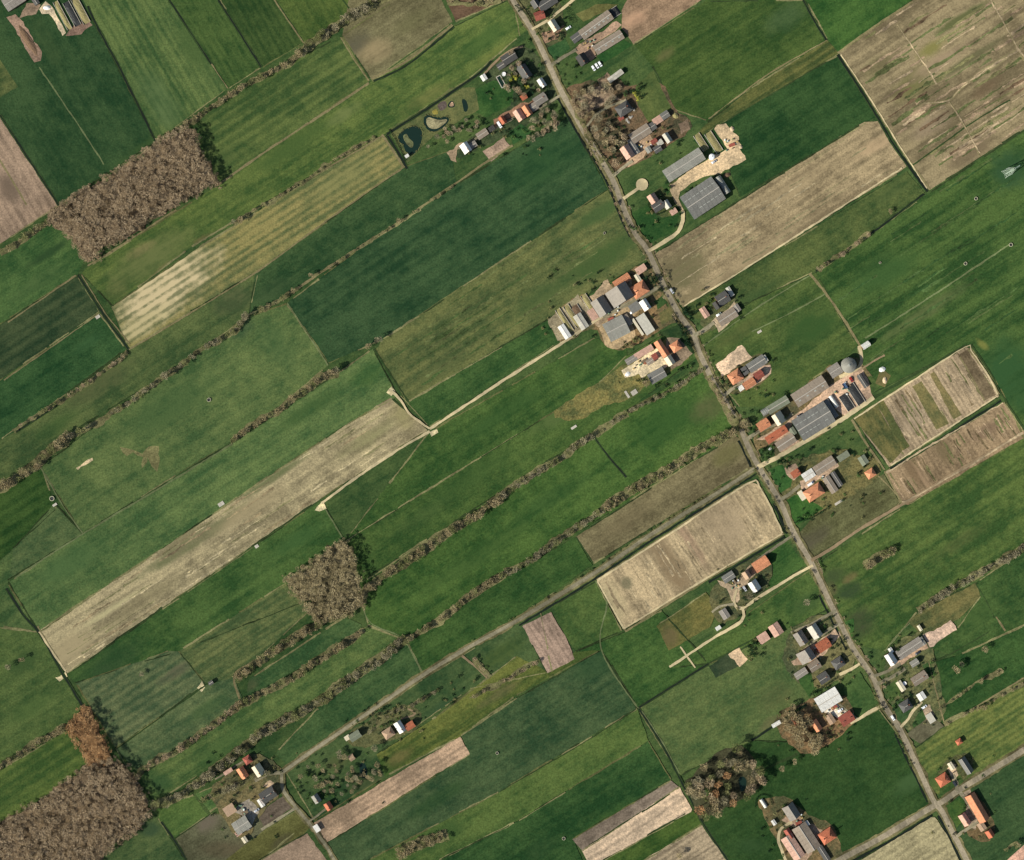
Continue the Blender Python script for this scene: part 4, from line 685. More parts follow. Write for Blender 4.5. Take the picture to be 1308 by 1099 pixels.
HEDGES = [
 ([(202,180),(235,161),(300,118),(330,101),(363,84),(385,68)], 8, 'brown', 'thin hedgerow leading up from the brown wood', dict()),
 ([(385,68),(406,50),(431,33),(456,18),(484,0),(500,-12)], 14, 'grey', 'broad hedgerow at the top edge', dict(r=(3.6,6))),
 ([(572,2),(610,6),(640,0)], 8, 'brown', 'brush strip at the top edge', dict(dens=.7)),
 ([(300,286),(330,266),(385,234),(413,214),(450,192),(480,176)], 3.5, 'brown', 'sparse bushes above the striped meadow', dict(dens=.55, r=(1.8,3.2))),
 ([(315,401),(298,424),(262,444),(237,464),(217,477),(194,492),(172,510),(151,522),(121,543),(88,558)], 8, 'grey', 'bushy hedgerow west of the big pasture', dict(dens=.85, r=(3.2,5.6))),
 ([(88,558),(68,573),(50,590),(28,606),(10,618),(-20,634)], 14, 'brown', 'thick tree belt at the left edge', dict(r=(4,6.5))),
 ([(163,449),(150,462),(130,476),(105,494),(75,514),(40,536),(18,552)], 5, 'mauve', 'thin line of bushes at the left edge', dict(dens=.8, r=(2.4,4.4))),
 ([(0,324),(20,312),(45,294),(62,282)], 10, 'brown', 'bushes beside the brown wood', dict(dens=.7)),
 ([(330,398),(350,387),(366,378),(380,368)], 6, 'brown', 'bushes at the end of the dark field', dict(dens=.8)),
 ([(400,352),(425,340),(455,319),(515,281),(580,237)], 3, 'brown', 'scattered bushes along the dark field', dict(dens=.35, r=(1.8,3.2))),
 ([(432,474),(412,482),(398,492),(375,510),(345,530),(318,547),(297,564)], 9, 'brown', 'hedgerow at the foot of the big pasture', dict(r=(3.2,5.2))),
 ([(462,760),(490,736),(530,711),(570,681),(600,663),(640,635)], 13, 'brown', 'tree belt along the long narrow plot', dict(r=(3.2,5.4), dens=1.1)),
 ([(640,635),(665,616),(700,595),(745,563),(775,545),(800,527)], 9, 'grey', 'tree belt along the long narrow plot', dict(r=(3,4.8))),
 ([(800,527),(850,502),(882,482),(900,470)], 6, 'grey', 'bushes below the orange-roofed homestead', dict(dens=.8, r=(2.2,4))),
 ([(450,782),(430,786),(400,801),(360,826),(330,846),(303,866)], 12, 'brown', 'tree belt leading from the small wood', dict(r=(3.4,5.4))),
 ([(958,538),(927,556),(887,579),(849,603),(811,624),(774,648)], 13, 'brown', 'tree belt above the olive field', dict(r=(3.2,5.4))),
 ([(774,648),(736,674),(705,695),(675,717),(646,733)], 10, 'grey', 'tree belt above the olive field', dict(r=(3.2,5))),
 ([(646,733),(608,755),(570,786),(545,802),(519,816)], 9, 'brown', 'tree belt in the middle of the meadows', dict(r=(3,5))),
 ([(519,816),(481,844),(438,874),(406,897),(368,918),(330,940),(278,982),(227,1017),(197,1028)], 14, 'grey', 'long tree belt above the bottom lane', dict(r=(3.4,5.8))),
 ([(466,806),(436,824),(400,848),(368,869),(330,888),(303,902)], 11, 'brown', 'middle tree belt between the strips', dict(r=(3.2,5.2))),
 ([(303,902),(265,932),(227,958),(189,978),(176,992)], 9, 'mauve', 'middle tree belt between the strips', dict(r=(3,4.8))),
 ([(5,976),(50,948),(88,926)], 9, 'brown', 'hedgerow west of the russet copse', dict(r=(3,5))),
 ([(-40,1005),(5,976)], 9, 'brown', 'hedgerow west of the russet copse', dict(r=(3,5))),
 ([(1044,344),(1075,325),(1100,306),(1112,298)], 6, 'mauve', 'low hedge by the big green field', dict(r=(2.2,3.8), dens=.8)),
 ([(1104,724),(1122,712),(1141,703)], 11, 'brown', 'short row of trees in the field', dict(r=(3.6,5.6))),
 ([(1172,780),(1196,764),(1218,750),(1256,729),(1285,714),(1308,698),(1340,678)], 10, 'grey', 'hedgerow at the right edge', dict(r=(3.2,5.2))),
 ([(1282,1086),(1300,1076)], 5, 'brown', 'bushes in the bottom right corner', dict()),
 ([(905,480),(918,505),(932,530),(945,548)], 9, 'mauve', 'roadside scrub by the junction', dict(r=(2.2,3.6), dens=.6)),
 ([(730,128),(752,178),(770,208)], 7, 'mauve', 'roadside scrub by the wooded homestead', dict(r=(2,3.4), dens=.6)),
 ([(508,1090),(540,1076),(572,1066)], 16, 'brown', 'brush at the bottom edge', dict(r=(3,5))),
 ([(1196,908),(1230,884),(1250,870),(1280,856)], 4, 'brown', 'bushes between the dark fields', dict(r=(2,4), dens=.5)),
 ([(1206,926),(1230,912),(1258,900),(1308,872)], 5, 'brown', 'thin hedge beside the striped field', dict(r=(2,3.6), dens=.5)),
 ([(690,842),(668,856),(640,872),(600,892)], 5, 'mauve', 'scrub below the brown plot', dict(r=(2.2,4), dens=.6)),
 ([(606,840),(616,855),(626,866)], 6, 'mauve', 'scrub beside the brown plot', dict(r=(2.2,3.6), dens=.7)),
 ([(560,880),(535,896),(500,912),(470,936)], 6, 'grey', 'garden trees by the lane', dict(r=(2.4,4), dens=.6)),
 ([(345,985),(300,1004),(258,1022)], 8, 'grey', 'trees behind the bottom hamlet', dict(r=(3,5), dens=.8)),
]
for pts, w_, k_, desc, op in HEDGES: hedge(pts, w_, k_, *h(desc), **op)
def scatter(poly, n, r, k_, label, group, keep=0, mind=.9):
    xs = [p[0] for p in poly]; ys = [p[1] for p in poly]; got = []; tries = 0
    while len(got) < n and tries < n*60:
        tries += 1; x, y = rnd.uniform(min(xs), max(xs)), rnd.uniform(min(ys), max(ys))
        if not inside(x, y, poly): continue
        q = rnd.uniform(*r)
        if any((x-a_)**2+(y-b_)**2 < (mind*(q+c_)*.6)**2 for a_, b_, c_ in got): continue
        got.append((x, y, q)); add_tree(x, y, q, rnd.choice(k_) if isinstance(k_, list) else k_, label, group, keep)
    return got
for i0, i1, sd in ((3, 7, 1), (6, 10, -1), (8, 13, 1), (10, 14, -1), (12, 16, 1), (16, 21, 1), (19, 24, -1), (22, 28, 1), (25, 30, -1)):
    hedge(off(MAIN[i0:i1], 6.5*sd, -3*sd), 3, 'olive' if i0 % 2 else 'mauve', 'low bush on the verge of the main road', 'bushes on the main road verge', r=(1.6, 3.0), dens=.42, ug=False)
hedge(off(R2[1:6], -2, -5), 2.5, 'olive', 'low bush on the verge of the side road', 'bushes on the side road verge', r=(1.4, 2.6), dens=.3, ug=False)
# old trees of the copse at the bottom right, each with its own crown
W5 = [(875,998),(900,976),(921,958),(945,952),(960,965),(976,995),(969,1008),(942,1024),(923,1034),(893,1046),(884,1022)]
sheet('undergrowth', W5, sm('copse_floor', (62, 64, 44), var=.5, grain=.7), 'dark floor of the copse with a pool', jit=1)['kind'] = 'stuff'
sheet('pond', zz([(760,570),(850,570),(860,690),(800,760),(770,680)], 860, 930, 9.16), M['pond_water'], jit=.25, smooth=2)
def off_pool(x, y): return not (941 < x < 956 and 990 < y < 1014)
n0 = len(TREES)
scatter(W5, 46, (5, 8), ['brown', 'olive', 'mauve', 'grey', 'red', 'brown'], 'tall spreading leafless tree in the pool copse', 'old trees of the copse', 2, .75)
TREES[n0:] = [t_ for t_ in TREES[n0:] if off_pool(t_[0], t_[1])]
# brown grove round the house west of the cream barn, roadside grove by the wooded homestead
scatter([(995,915),(1012,900),(1040,930),(1050,945),(1035,962),(1022,955),(1005,930)], 24, (4.5, 7), ['brown'], 'bushy leafless tree around the small orange roofs', 'grove round the small orange roofs', 2, .75)
scatter([(722,124),(745,112),(790,105),(792,126),(770,150),(798,178),(786,212),(762,180),(742,158)], 44, (3.6, 6), ['mauve', 'grey', 'brown'], 'leafless tree in the grove beside the main road', 'grove beside the main road', 2, .8)
scatter([(680,152),(700,138),(712,145),(712,165),(690,178),(672,180)], 18, (3.5, 5.5), ['grey', 'mauve'], 'leafless tree south of the orange-roofed cottages', 'trees south of the cottages', 1, .8)
scatter([(560,166),(600,150),(616,160),(580,178),(556,190),(540,196)], 16, (2.6, 4.4), ['mauve', 'grey'], 'small leafless tree beside the ornamental ponds', 'trees beside the ponds', 1, .8)
scatter([(380,980),(420,960),(480,950),(490,990),(440,1015),(400,1020),(385,1000)], 40, (2.6, 4.6), ['grey', 'brown'], 'leafless tree in the overgrown garden by the lane', 'trees in the overgrown garden', 1, .9)
scatter([(636,62),(665,66),(690,86),(690,120),(660,128),(645,112)], 16, (2.6, 4.6), ['grey', 'mauve'], 'leafless garden tree among the topmost houses', 'garden trees of the topmost houses', 1, .9)
for x, y, r, k_, lb in [(309,282,5,'brown','lone bush at the corner of the striped meadow'), (299,284,3.5,'grey','pale bush at the corner of the striped meadow'), (484,434,5,'grey','round leafless tree at the ditch corner'), (470,442,4.5,'brown','brown leafless tree at the ditch corner'),
    (430,474,5,'grey','grey tree ending the hedgerow of the big pasture'), (510,282,3.5,'brown','small tree on the pale bank of the dark field'), (422,343,3.5,'brown','brown bush halfway along the dark field bank'), (398,352,3.5,'brown','brown bush low on the dark field bank'),
    (1136,271,3.5,'brown','brown bush at the end of the low hedge'), (1219,854,5.5,'brown','lone brown tree on the dark green field'), (1226,848,4,'grey','grey tree beside the lone brown tree'), (1256,829,4.5,'brown','small brown tree at the upper dark field'),
    (1255,902,4.5,'brown','brown tree beside the striped field'), (998,981,4,'brown','brown bush on the bottom field boundary'), (1014,972,4,'brown','paler bush on the bottom field boundary'), (12,851,4,'grey','pale bush at the left edge'), (29,842,4,'brown','brown bush at the left edge'), (181,861,3.5,'grey','grey bush between the lined meadows'),
    (956,762,5.5,'grey','round grey tree beside the farm loop'), (824,489,5.5,'brown','round brown tree behind the dark barn'), (1030,770,5,'grey','grey tree below the farm lane'), (867,1092,4,'brown','brown bush on the ditch at the bottom')]:
    add_tree(x, y, r, k_, 'leafless '+lb if 'leafless' not in lb else lb, None, 3)
# woods that read as one mass
def wood(poly, n, r, k_, label, floor):
    sheet('woodland_floor', poly, sm('floor_'+k_, floor, var=.6, grain=.8), jit=2.4)['kind'] = 'stuff'
    v, f = [], []
    xs = [p[0] for p in poly]; ys = [p[1] for p in poly]; got = []; tries = 0
    while len(got) < n and tries < n*30:
        tries += 1; x, y = rnd.uniform(min(xs), max(xs)), rnd.uniform(min(ys), max(ys)); q = rnd.uniform(r[0]*.7, r[1]*1.25); lim = q*rnd.choice((.6, .8, .95))
        if not inside(x, y, poly) or any((x-a_)**2+(y-b_)**2 < lim**2 for a_, b_ in got): continue
        got.append((x, y)); add_to(v, f, x, y, q, WOOD)
    for i, p in enumerate(poly):
        p2 = poly[(i+1) % len(poly)]; d = math.hypot(p2[0]-p[0], p2[1]-p[1])
        for _ in range(int(d/2.2)):
            t_ = rnd.random(); x, y = p[0]+(p2[0]-p[0])*t_+rnd.gauss(0, 2.6), p[1]+(p2[1]-p[1])*t_+rnd.gauss(0, 2.6)
            add_to(v, f, x, y, rnd.uniform(1.4, 3.2))
    o = link('bare_woodland', mesh('bare_woodland', v, f, TW[k_])); o['kind'] = 'stuff'; o['label'] = label
def add_to(v, f, x, y, q, src=SMALL):
    if src is SMALL and q < 1: return
    tv, tf = rnd.choice(src); a_ = rnd.uniform(0, 6.28); c0, s0 = math.cos(a_)*q*S, math.sin(a_)*q*S; zs = min(q*S*rnd.uniform(.9, 1.2), 4.2) if src is SMALL else rnd.uniform(5.2, 7.6); X, Y = P(x, y); b = len(v)
    v += [(X+c0*p[0]-s0*p[1], Y+s0*p[0]+c0*p[1], p[2]*zs) for p in tv]; f += [tuple(i+b for i in q_) for q_ in tf]
wood([(78,262),(140,226),(200,184),(236,165),(250,168),(262,205),(280,236),(228,260),(112,336),(88,300),(62,284)], 620, (3.6, 5.6), 'mauve', 'brown wood between the pastures', (112, 96, 74))
wood([(364,740),(400,716),(438,690),(450,705),(460,745),(466,772),(440,786),(405,794),(388,768)], 230, (3.4, 5.4), 'brown', 'small leafless wood at the end of the long plot', (98, 90, 66))
wood([(88,928),(108,901),(126,925),(141,966),(116,977)], 110, (3.0, 4.6), 'red', 'russet copse above the large wood', (136, 106, 74))
wood([(112,977),(141,966),(160,978),(194,1034),(173,1062),(121,1099),(100,1160),(-60,1160),(-60,1090),(0,1052),(62,1017)], 1000, (3.4, 5.4), 'mauve', 'large leafless wood in the bottom left corner', (112, 98, 78))
# leafy garden trees and shrubs
SHRUB = []
def shrubs(pts, k_, label, group, r=(2, 3.6)):
    for x, y in pts: SHRUB.append((x, y, rnd.uniform(*r), k_, label, group))
def shr(poly, n, k_, label, group, r=(1.6, 3.2)):
    xs = [p[0] for p in poly]; ys = [p[1] for p in poly]; g = 0; t_ = 0
    while g < n and t_ < n*40:
        t_ += 1; x, y = rnd.uniform(min(xs), max(xs)), rnd.uniform(min(ys), max(ys))
        if inside(x, y, poly): SHRUB.append((x, y, rnd.uniform(*r), rnd.choice(k_), label, group)); g += 1
shr([(650,60),(690,70),(700,118),(668,128),(645,115)], 26, ['dark','mid','dark'], 'dark green shrub among the topmost houses', 'garden shrubs of the topmost houses', (2, 4))
shrubs([(655,97),(653,102),(659,99),(673,111)], 'yellow', 'yellow-green flowering shrub among the topmost houses', 'yellow shrubs of the topmost houses', (3, 4.4))
shr([(768,150),(792,146),(800,170),(790,206),(776,208)], 18, ['dark'], 'dark evergreen in the grove beside the main road', 'evergreens of the roadside grove', (2.6, 4.6))
shr([(790,110),(830,108),(825,122),(795,122)], 9, ['dark','mid'], 'evergreen shrub along the wooded homestead boundary', 'boundary shrubs of the wooded homestead', (2, 3.4))
shrubs([(801,153.5),(804.5,151),(806.5,149.5),(803,156)], 'white', 'white blossoming shrub beside the dark slate house', 'white shrubs by the dark slate house', (1.6, 2.4))
shrubs([(807,139),(809.5,141)], 'white', 'white blossoming shrub at the dark house corner', 'white shrubs at the dark house corner', (1.4, 2))
shrubs([(811,121),(814,127)], 'yellow', 'pale yellow shrub north of the dark slate house', 'pale yellow shrubs', (3, 4))
shr([(820,340),(838,352),(846,372),(836,366),(824,356)], 12, ['dark'], 'dark garden tree beside the orange farmhouse', 'dark trees of the orange farmhouse', (2.4, 4))
shr([(867,418),(874,414),(886,450),(878,448)], 14, ['dark'], 'dark evergreen in the roadside row by the orange cottage', 'roadside evergreens of the orange cottage', (2.2, 3.4))
shr([(872,396),(892,388),(898,398),(886,410),(876,412)], 9, ['dark'], 'dark evergreen beside the farm drive entrance', 'evergreens beside the drive entrance', (2.4, 4))
shr([(902,386),(915,380),(914,396),(906,400)], 7, ['dark','mid'], 'garden shrub between the grey-roofed houses', 'garden shrubs of the grey-roofed houses', (1.8, 3))
shr([(918,478),(932,486),(936,496),(924,494)], 7, ['dark','mid'], 'garden shrub beside the orange farmhouse by the sand arena', 'shrubs by the sand arena farmhouse')
shr([(952,544),(964,540),(968,552),(958,556)], 6, ['dark','mid'], 'garden shrub before the red-roofed farmhouse', 'shrubs before the red-roofed farmhouse')
shr([(962,570),(988,566),(990,582),(976,590)], 9, ['dark','mid'], 'garden shrub south of the long grey shed', 'shrubs south of the long grey shed')
shrubs([(983,573)], 'white', 'round white-flowering tree beside the grey shed', None, (2.6, 2.7))
shr([(992,590),(1010,584),(1016,592),(1000,600)], 9, ['mid','olive','dark'], 'shrub around the small red-roofed house', 'shrubs around the small red house')
shr([(1010,655),(1040,645),(1058,645),(1050,655),(1020,668)], 10, ['dark','mid'], 'shrub below the bright orange house', 'shrubs below the bright orange house')
shr([(948,820),(972,812),(978,834),(958,846)], 24, ['dark','mid','olive'], 'small tree in the nursery plot', 'nursery plot trees', (2, 3.4))
shr([(860,268),(868,262),(870,278),(862,282)], 4, ['mid','dark'], 'round shrub beside the drive of the twin barns', 'shrubs by the twin barn drive')
shr([(872,246),(905,226),(908,230),(878,250)], 9, ['dark','mid'], 'low shrub in front of the wide grey barn', 'low shrubs before the wide barn', (1.2, 2))
shr([(846,232),(858,226),(862,240),(848,248)], 9, ['mid','dark'], 'garden shrub beside the turning circle', 'shrubs beside the turning circle', (1.8, 3))
shr([(1040,805),(1052,792),(1066,800),(1056,812)], 6, ['dark','mid'], 'shrub behind the twin pale houses', 'shrubs behind the twin pale houses')
shr([(1054,816),(1072,812),(1082,836),(1070,842)], 8, ['dark'], 'dark shrub beside the orange roadside roof', 'dark shrubs by the roadside roof')
shr([(1036,880),(1052,868),(1048,884),(1038,890)], 7, ['olive','mid'], 'shrub north of the cream barn', 'shrubs north of the cream barn')
shr([(1055,925),(1075,925),(1070,942),(1052,942)], 9, ['dark','olive'], 'shrub south of the brown farmhouse', 'shrubs south of the brown farmhouse', (2, 3.4))
shr([(1132,824),(1150,820),(1148,832),(1136,836)], 8, ['dark','mid'], 'shrub beside the long grey row', 'shrubs beside the long grey row')
shr([(1140,885),(1160,880),(1168,888),(1160,906),(1140,912)], 14, ['dark','mid'], 'shrub around the hipped dark house', 'shrubs around the hipped dark house')
shr([(1160,866),(1185,848),(1196,860),(1178,878)], 9, ['dark','mid'], 'shrub beside the grey cottage', 'shrubs beside the grey cottage')
shr([(455,920),(505,895),(520,915),(480,940)], 22, ['dark','mid','olive'], 'shrub in the lane gardens', 'shrubs in the lane gardens', (1.6, 3))
shr([(370,1000),(400,985),(440,1000),(430,1018),(385,1022)], 22, ['dark','mid'], 'shrub in the overgrown garden', 'shrubs in the overgrown garden', (1.8, 3.4))
shr([(545,900),(600,850),(620,860),(570,905)], 12, ['dark','olive'], 'shrub in the rough garden by the side road', 'shrubs in the rough garden', (1.6, 3))
shr([(325,975),(350,965),(358,985),(340,992)], 9, ['dark','olive'], 'shrub behind the cream-roofed house', 'shrubs behind the cream-roofed house')
shr([(800,284),(815,292),(822,305),(812,300)], 5, ['dark','mid'], 'shrub on the lawn below the turning circle', 'shrubs on the lawn')
shr([(690,40),(715,28),(722,44),(702,52)], 9, ['dark'], 'dark shrub beside the narrow cream house', 'dark shrubs by the cream house', (2, 3.4))
shr([(718,85),(735,78),(752,92),(730,102)], 9, ['dark','mid'], 'shrub before the dark farmhouse by the grey barns', 'shrubs before the dark farmhouse')
shr([(640,172),(660,160),(676,168),(664,180)], 8, ['mid','dark'], 'shrub behind the orange-roofed cottages', 'shrubs behind the cottages')
shr([(1085,580),(1104,572),(1118,585),(1104,600)], 8, ['dark','olive'], 'shrub beside the hipped orange pavilion', 'shrubs beside the orange pavilion', (1.8, 3))
shr([(884,982),(918,985),(925,1020),(900,1030)], 8, ['olive','mid'], 'green bush among the trees of the copse', 'green bushes of the copse', (2.6, 4.4))
shrubs([(938,979)], 'yellow', 'yellow-green tree in the middle of the copse', None, (4, 4.1))
shr([(770,442),(800,436),(815,428),(820,436),(790,450)], 10, ['olive','dark'], 'shrub behind the wide grey barn', 'shrubs behind the wide grey barn')
shr([(690,420),(700,404),(706,436),(700,440)], 4, ['olive'], 'shrub at the end of the silage clamps', 'shrubs at the clamp end', (1.4, 2.4))

FARMS = [((660,4,730,60),14,'at the topmost farm'),((612,92,700,130),16,'around the topmost houses'),((590,150,690,200),20,'along the pond lane'),((790,160,870,210),18,'around the homestead barns'),((826,250,866,290),10,'around the slate villa'),((700,345,850,440),26,'around the track farm'),((790,430,890,500),18,'on the long plot homestead'),((895,370,946,412),10,'around the grey-roofed houses'),
 ((925,455,990,505),12,'around the arena farm'),((955,500,1110,595),26,'around the largest farm'),((995,580,1125,665),22,'around the bright orange farmhouse'),((910,710,985,800),20,'around the loop drive'),((1005,790,1095,880),24,'in the roadside cluster'),((985,890,1095,960),18,'around the cream barn'),((1125,810,1200,930),24,'around the eastern houses'),((1190,960,1275,1075),16,'around the crossroads houses'),((968,1018,1075,1099),16,'around the bottom farm'),((262,960,365,1075),22,'around the bottom hamlet'),((370,960,490,1030),14,'in the overgrown garden'),((440,895,545,960),14,'in the lane gardens')]
for (x0, y0, x1, y1), n, wh in FARMS:
    kk = ['dark', 'dark', 'mid', 'olive']; g = t_ = 0; n = int(n*1.7)
    while g < n and t_ < 3000:
        t_ += 1; x, y = rnd.uniform(x0, x1), rnd.uniform(y0, y1); X, Y = P(x, y)
        if any(inside(X, Y, q) for q in PAVED): continue
        SHRUB.append((x, y, rnd.uniform(1.2, 3.1), rnd.choice(kk), 'green bush '+wh, 'bushes '+wh)); g += 1
for pts in ([(140,740),(190,680),(260,650),(310,630),(360,650),(390,700),(380,800),(340,890),(280,930),(220,900),(200,830),(150,790)], [(400,545),(440,520),(500,540),(560,556),(640,535),(665,580),(600,655),(520,700),(450,685),(405,630)]):
    q = zz(pts, 490, 80, 7.85); mx, my = sum(p[0] for p in q)/len(q), sum(p[1] for p in q)/len(q)
    for i in range(46):
        j = rnd.randrange(len(q)); p0, p1 = q[j], q[(j+1) % len(q)]; t_ = rnd.random(); x, y = p0[0]+(p1[0]-p0[0])*t_, p0[1]+(p1[1]-p0[1])*t_; s = rnd.uniform(.92, 1.08)
        SHRUB.append((mx+(x-mx)*s, my+(y-my)*s, rnd.uniform(.5, 1.1), 'olive', 'reed clump at the edge of a pond', 'reeds round the ponds'))
SHRUB.sort(key=lambda q: -q[2])
def plant(name, x, y, r, crown, trunk, label, cat, group):
    X, Y = P(x, y)
    s = r*S
    o = thing(name, label, cat, (X, Y, ground_z(X, Y)), rnd.uniform(0, 6.28), group, (s, s, min(s*rnd.uniform(.85, 1.15), 4.6)))
    c_ = bpy.data.objects.new('trunk', trunk); COL.objects.link(c_); c_.parent = o
    c_ = bpy.data.objects.new('crown', crown); COL.objects.link(c_); c_.parent = o
    return o
TREES.sort(key=lambda t_: -(t_[2]+t_[6]*3))
SIDES = ['east', 'north-east', 'north', 'north-west', 'west', 'south-west', 'south', 'south-east']
def told_apart(rows):
    gr_ = {}
    for q in rows: gr_.setdefault(q[-1], []).append(q)
    out = []
    for g_, qs in gr_.items():
        if g_ is None or len(qs) < 2:
            out += qs; continue
        mx, my = sum(q[0] for q in qs)/len(qs), sum(q[1] for q in qs)/len(qs); rs = sorted(q[2] for q in qs)
        sp = sum(math.hypot(q[0]-mx, q[1]-my) for q in qs)/len(qs)
        for q in qs:
            d = math.hypot(q[0]-mx, q[1]-my)
            where = 'middle' if d < sp*.45 else '%s%s side' % ('far ' if d > sp*1.35 else '', SIDES[int(round(math.degrees(math.atan2(my-q[1], q[0]-mx))/45)) % 8])
            sz = 'bigger' if q[2] > rs[len(rs)*2//3] else 'smaller' if q[2] < rs[len(rs)//3] else ''
            out.append((*q[:4], ' '.join((sz+' '+q[4]+', '+where).split()), q[-1]))
    return out
for x, y, r, k_, lb, gp in told_apart([t_[:6] for t_ in TREES[:298]]):
    i = rnd.randrange(len(BV))
    plant('bare_tree', x, y, r, crown_mesh(k_, i), BV[i][0], lb, 'tree', gp)
rest = {}
lot = {}
for x, y, r, k_, lb, gp, kp in TREES[298:]:
    v, f = lot.setdefault(k_, ([], [])); add_to(v, f, x, y, r)
v, f, mi = [], [], []
for i, k_ in enumerate(lot):
    b_ = len(v); v += lot[k_][0]; f += [tuple(q+b_ for q in t_) for t_ in lot[k_][1]]; mi += [i]*len(lot[k_][1])
me = mesh('bare_hedgerow_trees', v, f)
for k_ in lot: me.materials.append(TW[k_])
me.polygons.foreach_set('material_index', mi)
o = bpy.data.objects.new('bare_hedgerow_trees', me); COL.objects.link(o); o['kind'] = 'stuff'; o['label'] = 'smaller leafless trees and bushes of the hedgerows'
for x, y, r, k_, lb, gp in told_apart(SHRUB[:290]):
    cm, tm = LV[(k_, rnd.randrange(3))]
    plant('shrub', x, y, r, cm, tm, lb, 'shrub', gp)

def clipped_hedge(pts, wd, hg, label, k_='dark'):
    c_ = spline([P(*q) for q in pts], .45); v, f = [], []
    X, Y = c_[0]; gz = ground_z(X, Y)
    for i in range(len(c_)-1):
        d = (c_[i+1]-c_[i]).normalized()
        for _ in range(9):
            o_, z = rnd.uniform(-1, 1)*wd/2, hg*math.sqrt(rnd.random()); s = rnd.uniform(.18, .34)
            p = Vector((c_[i].x-X-d.y*o_+rnd.uniform(-.3, .3), c_[i].y-Y+d.x*o_+rnd.uniform(-.3, .3), z)); n_, u, w_ = frame_of(Vector((rnd.gauss(0, 1), rnd.gauss(0, 1), 1)))
            b = len(v); v += [tuple(p-u*s), tuple(p-w_*s*.6), tuple(p+u*s), tuple(p+w_*s*.6)]; f.append((b, b+1, b+2, b+3))
    v = [(x, y, max(.02, z)) for x, y, z in v]
    thing('clipped_hedge', label, 'hedge', (X, Y, gz), me=mesh('clipped_hedge', v, f, LEAF[k_]))
for pts, wd, hg, lb in [([(723,12),(728,21),(733,30)], 1.6, 2.4, 'short dark hedge at the end of the topmost lane'), ([(774,206),(779,216),(785,224)], 1.8, 2.6, 'dark hedge at the southern tip of the roadside grove'), ([(742,118),(760,106),(772,99)], 1.6, 2, 'long dark hedge north of the roadside grove'),
    ([(866,414),(875,430),(886,452)], 1.6, 2.4, 'dark hedge between the orange hipped cottage and the road'), ([(686,112),(694,124),(700,134)], 1.2, 2, 'dark hedge behind the white house by the road'), ([(1044,822),(1040,836),(1046,842)], 1.2, 1.8, 'short hedge in the roadside cluster'),
    ([(1034,888),(1050,878),(1068,866)], 1.6, 2, 'dark hedge above the cream barn'), ([(1066,786),(1040,800),(1012,816)], 1.2, 1.8, 'hedge along the track of the twin pale houses'), ([(658,8),(672,18),(678,30)], 1, 1.8, 'hedge by the dark red roofed house'), ([(1014,668),(1036,662),(1052,652)], 1.2, 2, 'dark hedge behind the bright orange house'),
    ([(965,1030),(966,1020),(974,1015),(983,1018),(986,1028)], .8, 1.2, 'low ring of hedge round the western white polytunnel'), ([(832,252),(828,262),(838,274),(850,270)], .8, 1.2, 'low hedge round the slate villa garden'), ([(497,166),(506,180),(518,206)], .7, 1, 'low hedge at the edge of the pond garden')]:
    clipped_hedge(pts, wd, hg, lb)

lot = {}
for x, y, r, k_, lb, gp in SHRUB[290:]:
    v, f, mi = lot.setdefault('s', ([], [], [])); me = LV[(k_, 0)][0]; X, Y = P(x, y); s = r*S; a_ = rnd.uniform(0, 6.28); c0, s0 = math.cos(a_)*s, math.sin(a_)*s; b_ = len(v)
    v += [(X+c0*q.co.x-s0*q.co.y, Y+s0*q.co.x+c0*q.co.y, q.co.z*s) for q in me.vertices]; f += [tuple(i+b_ for i in p.vertices) for p in me.polygons]; mi += [list(LEAF).index(k_)]*len(me.polygons)
if lot:
    me = mesh('garden_bushes', lot['s'][0], lot['s'][1])
    for k_ in LEAF: me.materials.append(LEAF[k_])
    me.polygons.foreach_set('material_index', lot['s'][2])
    o = bpy.data.objects.new('garden_bushes', me); COL.objects.link(o); o['kind'] = 'stuff'; o['label'] = 'small bushes scattered round the farmsteads'
# ------------------------------------------------------------------ buildings
RM = {k_: surf_mat('roof_'+k_, c_, .75, var=v_, tint=.10, nscale=.45, bump=b_) for k_, c_, v_, b_ in [
    ('orange', (198,132,94), .40, (3.2,'Y')), ('brick', (176,102,72), .40, (3.2,'Y')), ('red', (150,82,66), .40, (3.2,'Y')), ('pink', (188,150,128), .40, (3.2,'Y')), ('grey', (134,126,114), .26, (1.6,'X')),
    ('warm', (140,126,108), .26, (1.6,'X')), ('cool', (140,137,124), .26, (1.6,'X')), ('slate', (86,84,79), .2, (3.2,'Y')), ('dark', (114,112,104), .26, (1.6,'X')), ('black', (62,60,55), .2, (3.2,'Y')),
    ('white', (212,208,196), .26, (1.6,'X')), ('cream', (206,194,164), .12, (1.6,'X')), ('pale', (184,178,160), .26, (1.6,'X')), ('olive', (122,126,104), .2, (1.6,'X')), ('tan', (168,140,112), .2, (3.2,'Y'))]}
WM = {k_: surf_mat('wall_'+k_, c_, .85, var=.15) for k_, c_ in [('brick', (140,92,72)), ('white', (214,208,196)), ('wood', (92,78,62)), ('green', (62,78,62)), ('block', (150,146,136))]}
RIDGE = surf_mat('ridge_tile', (168,160,146), .8); CHIM = surf_mat('chimney_brick', (122,82,64), .9); POT = surf_mat('chimney_pot', (70,60,54), .9)
SKY_ = surf_mat('translucent_sheet', (158,158,146), .5, var=.3); DOOR = surf_mat('door_paint', (58,70,60), .6); GLASS = surf_mat('window_glass', (44,52,58), .15, var=.05, spec=.6); FRAME = surf_mat('window_frame', (214,212,204), .6, var=.05)
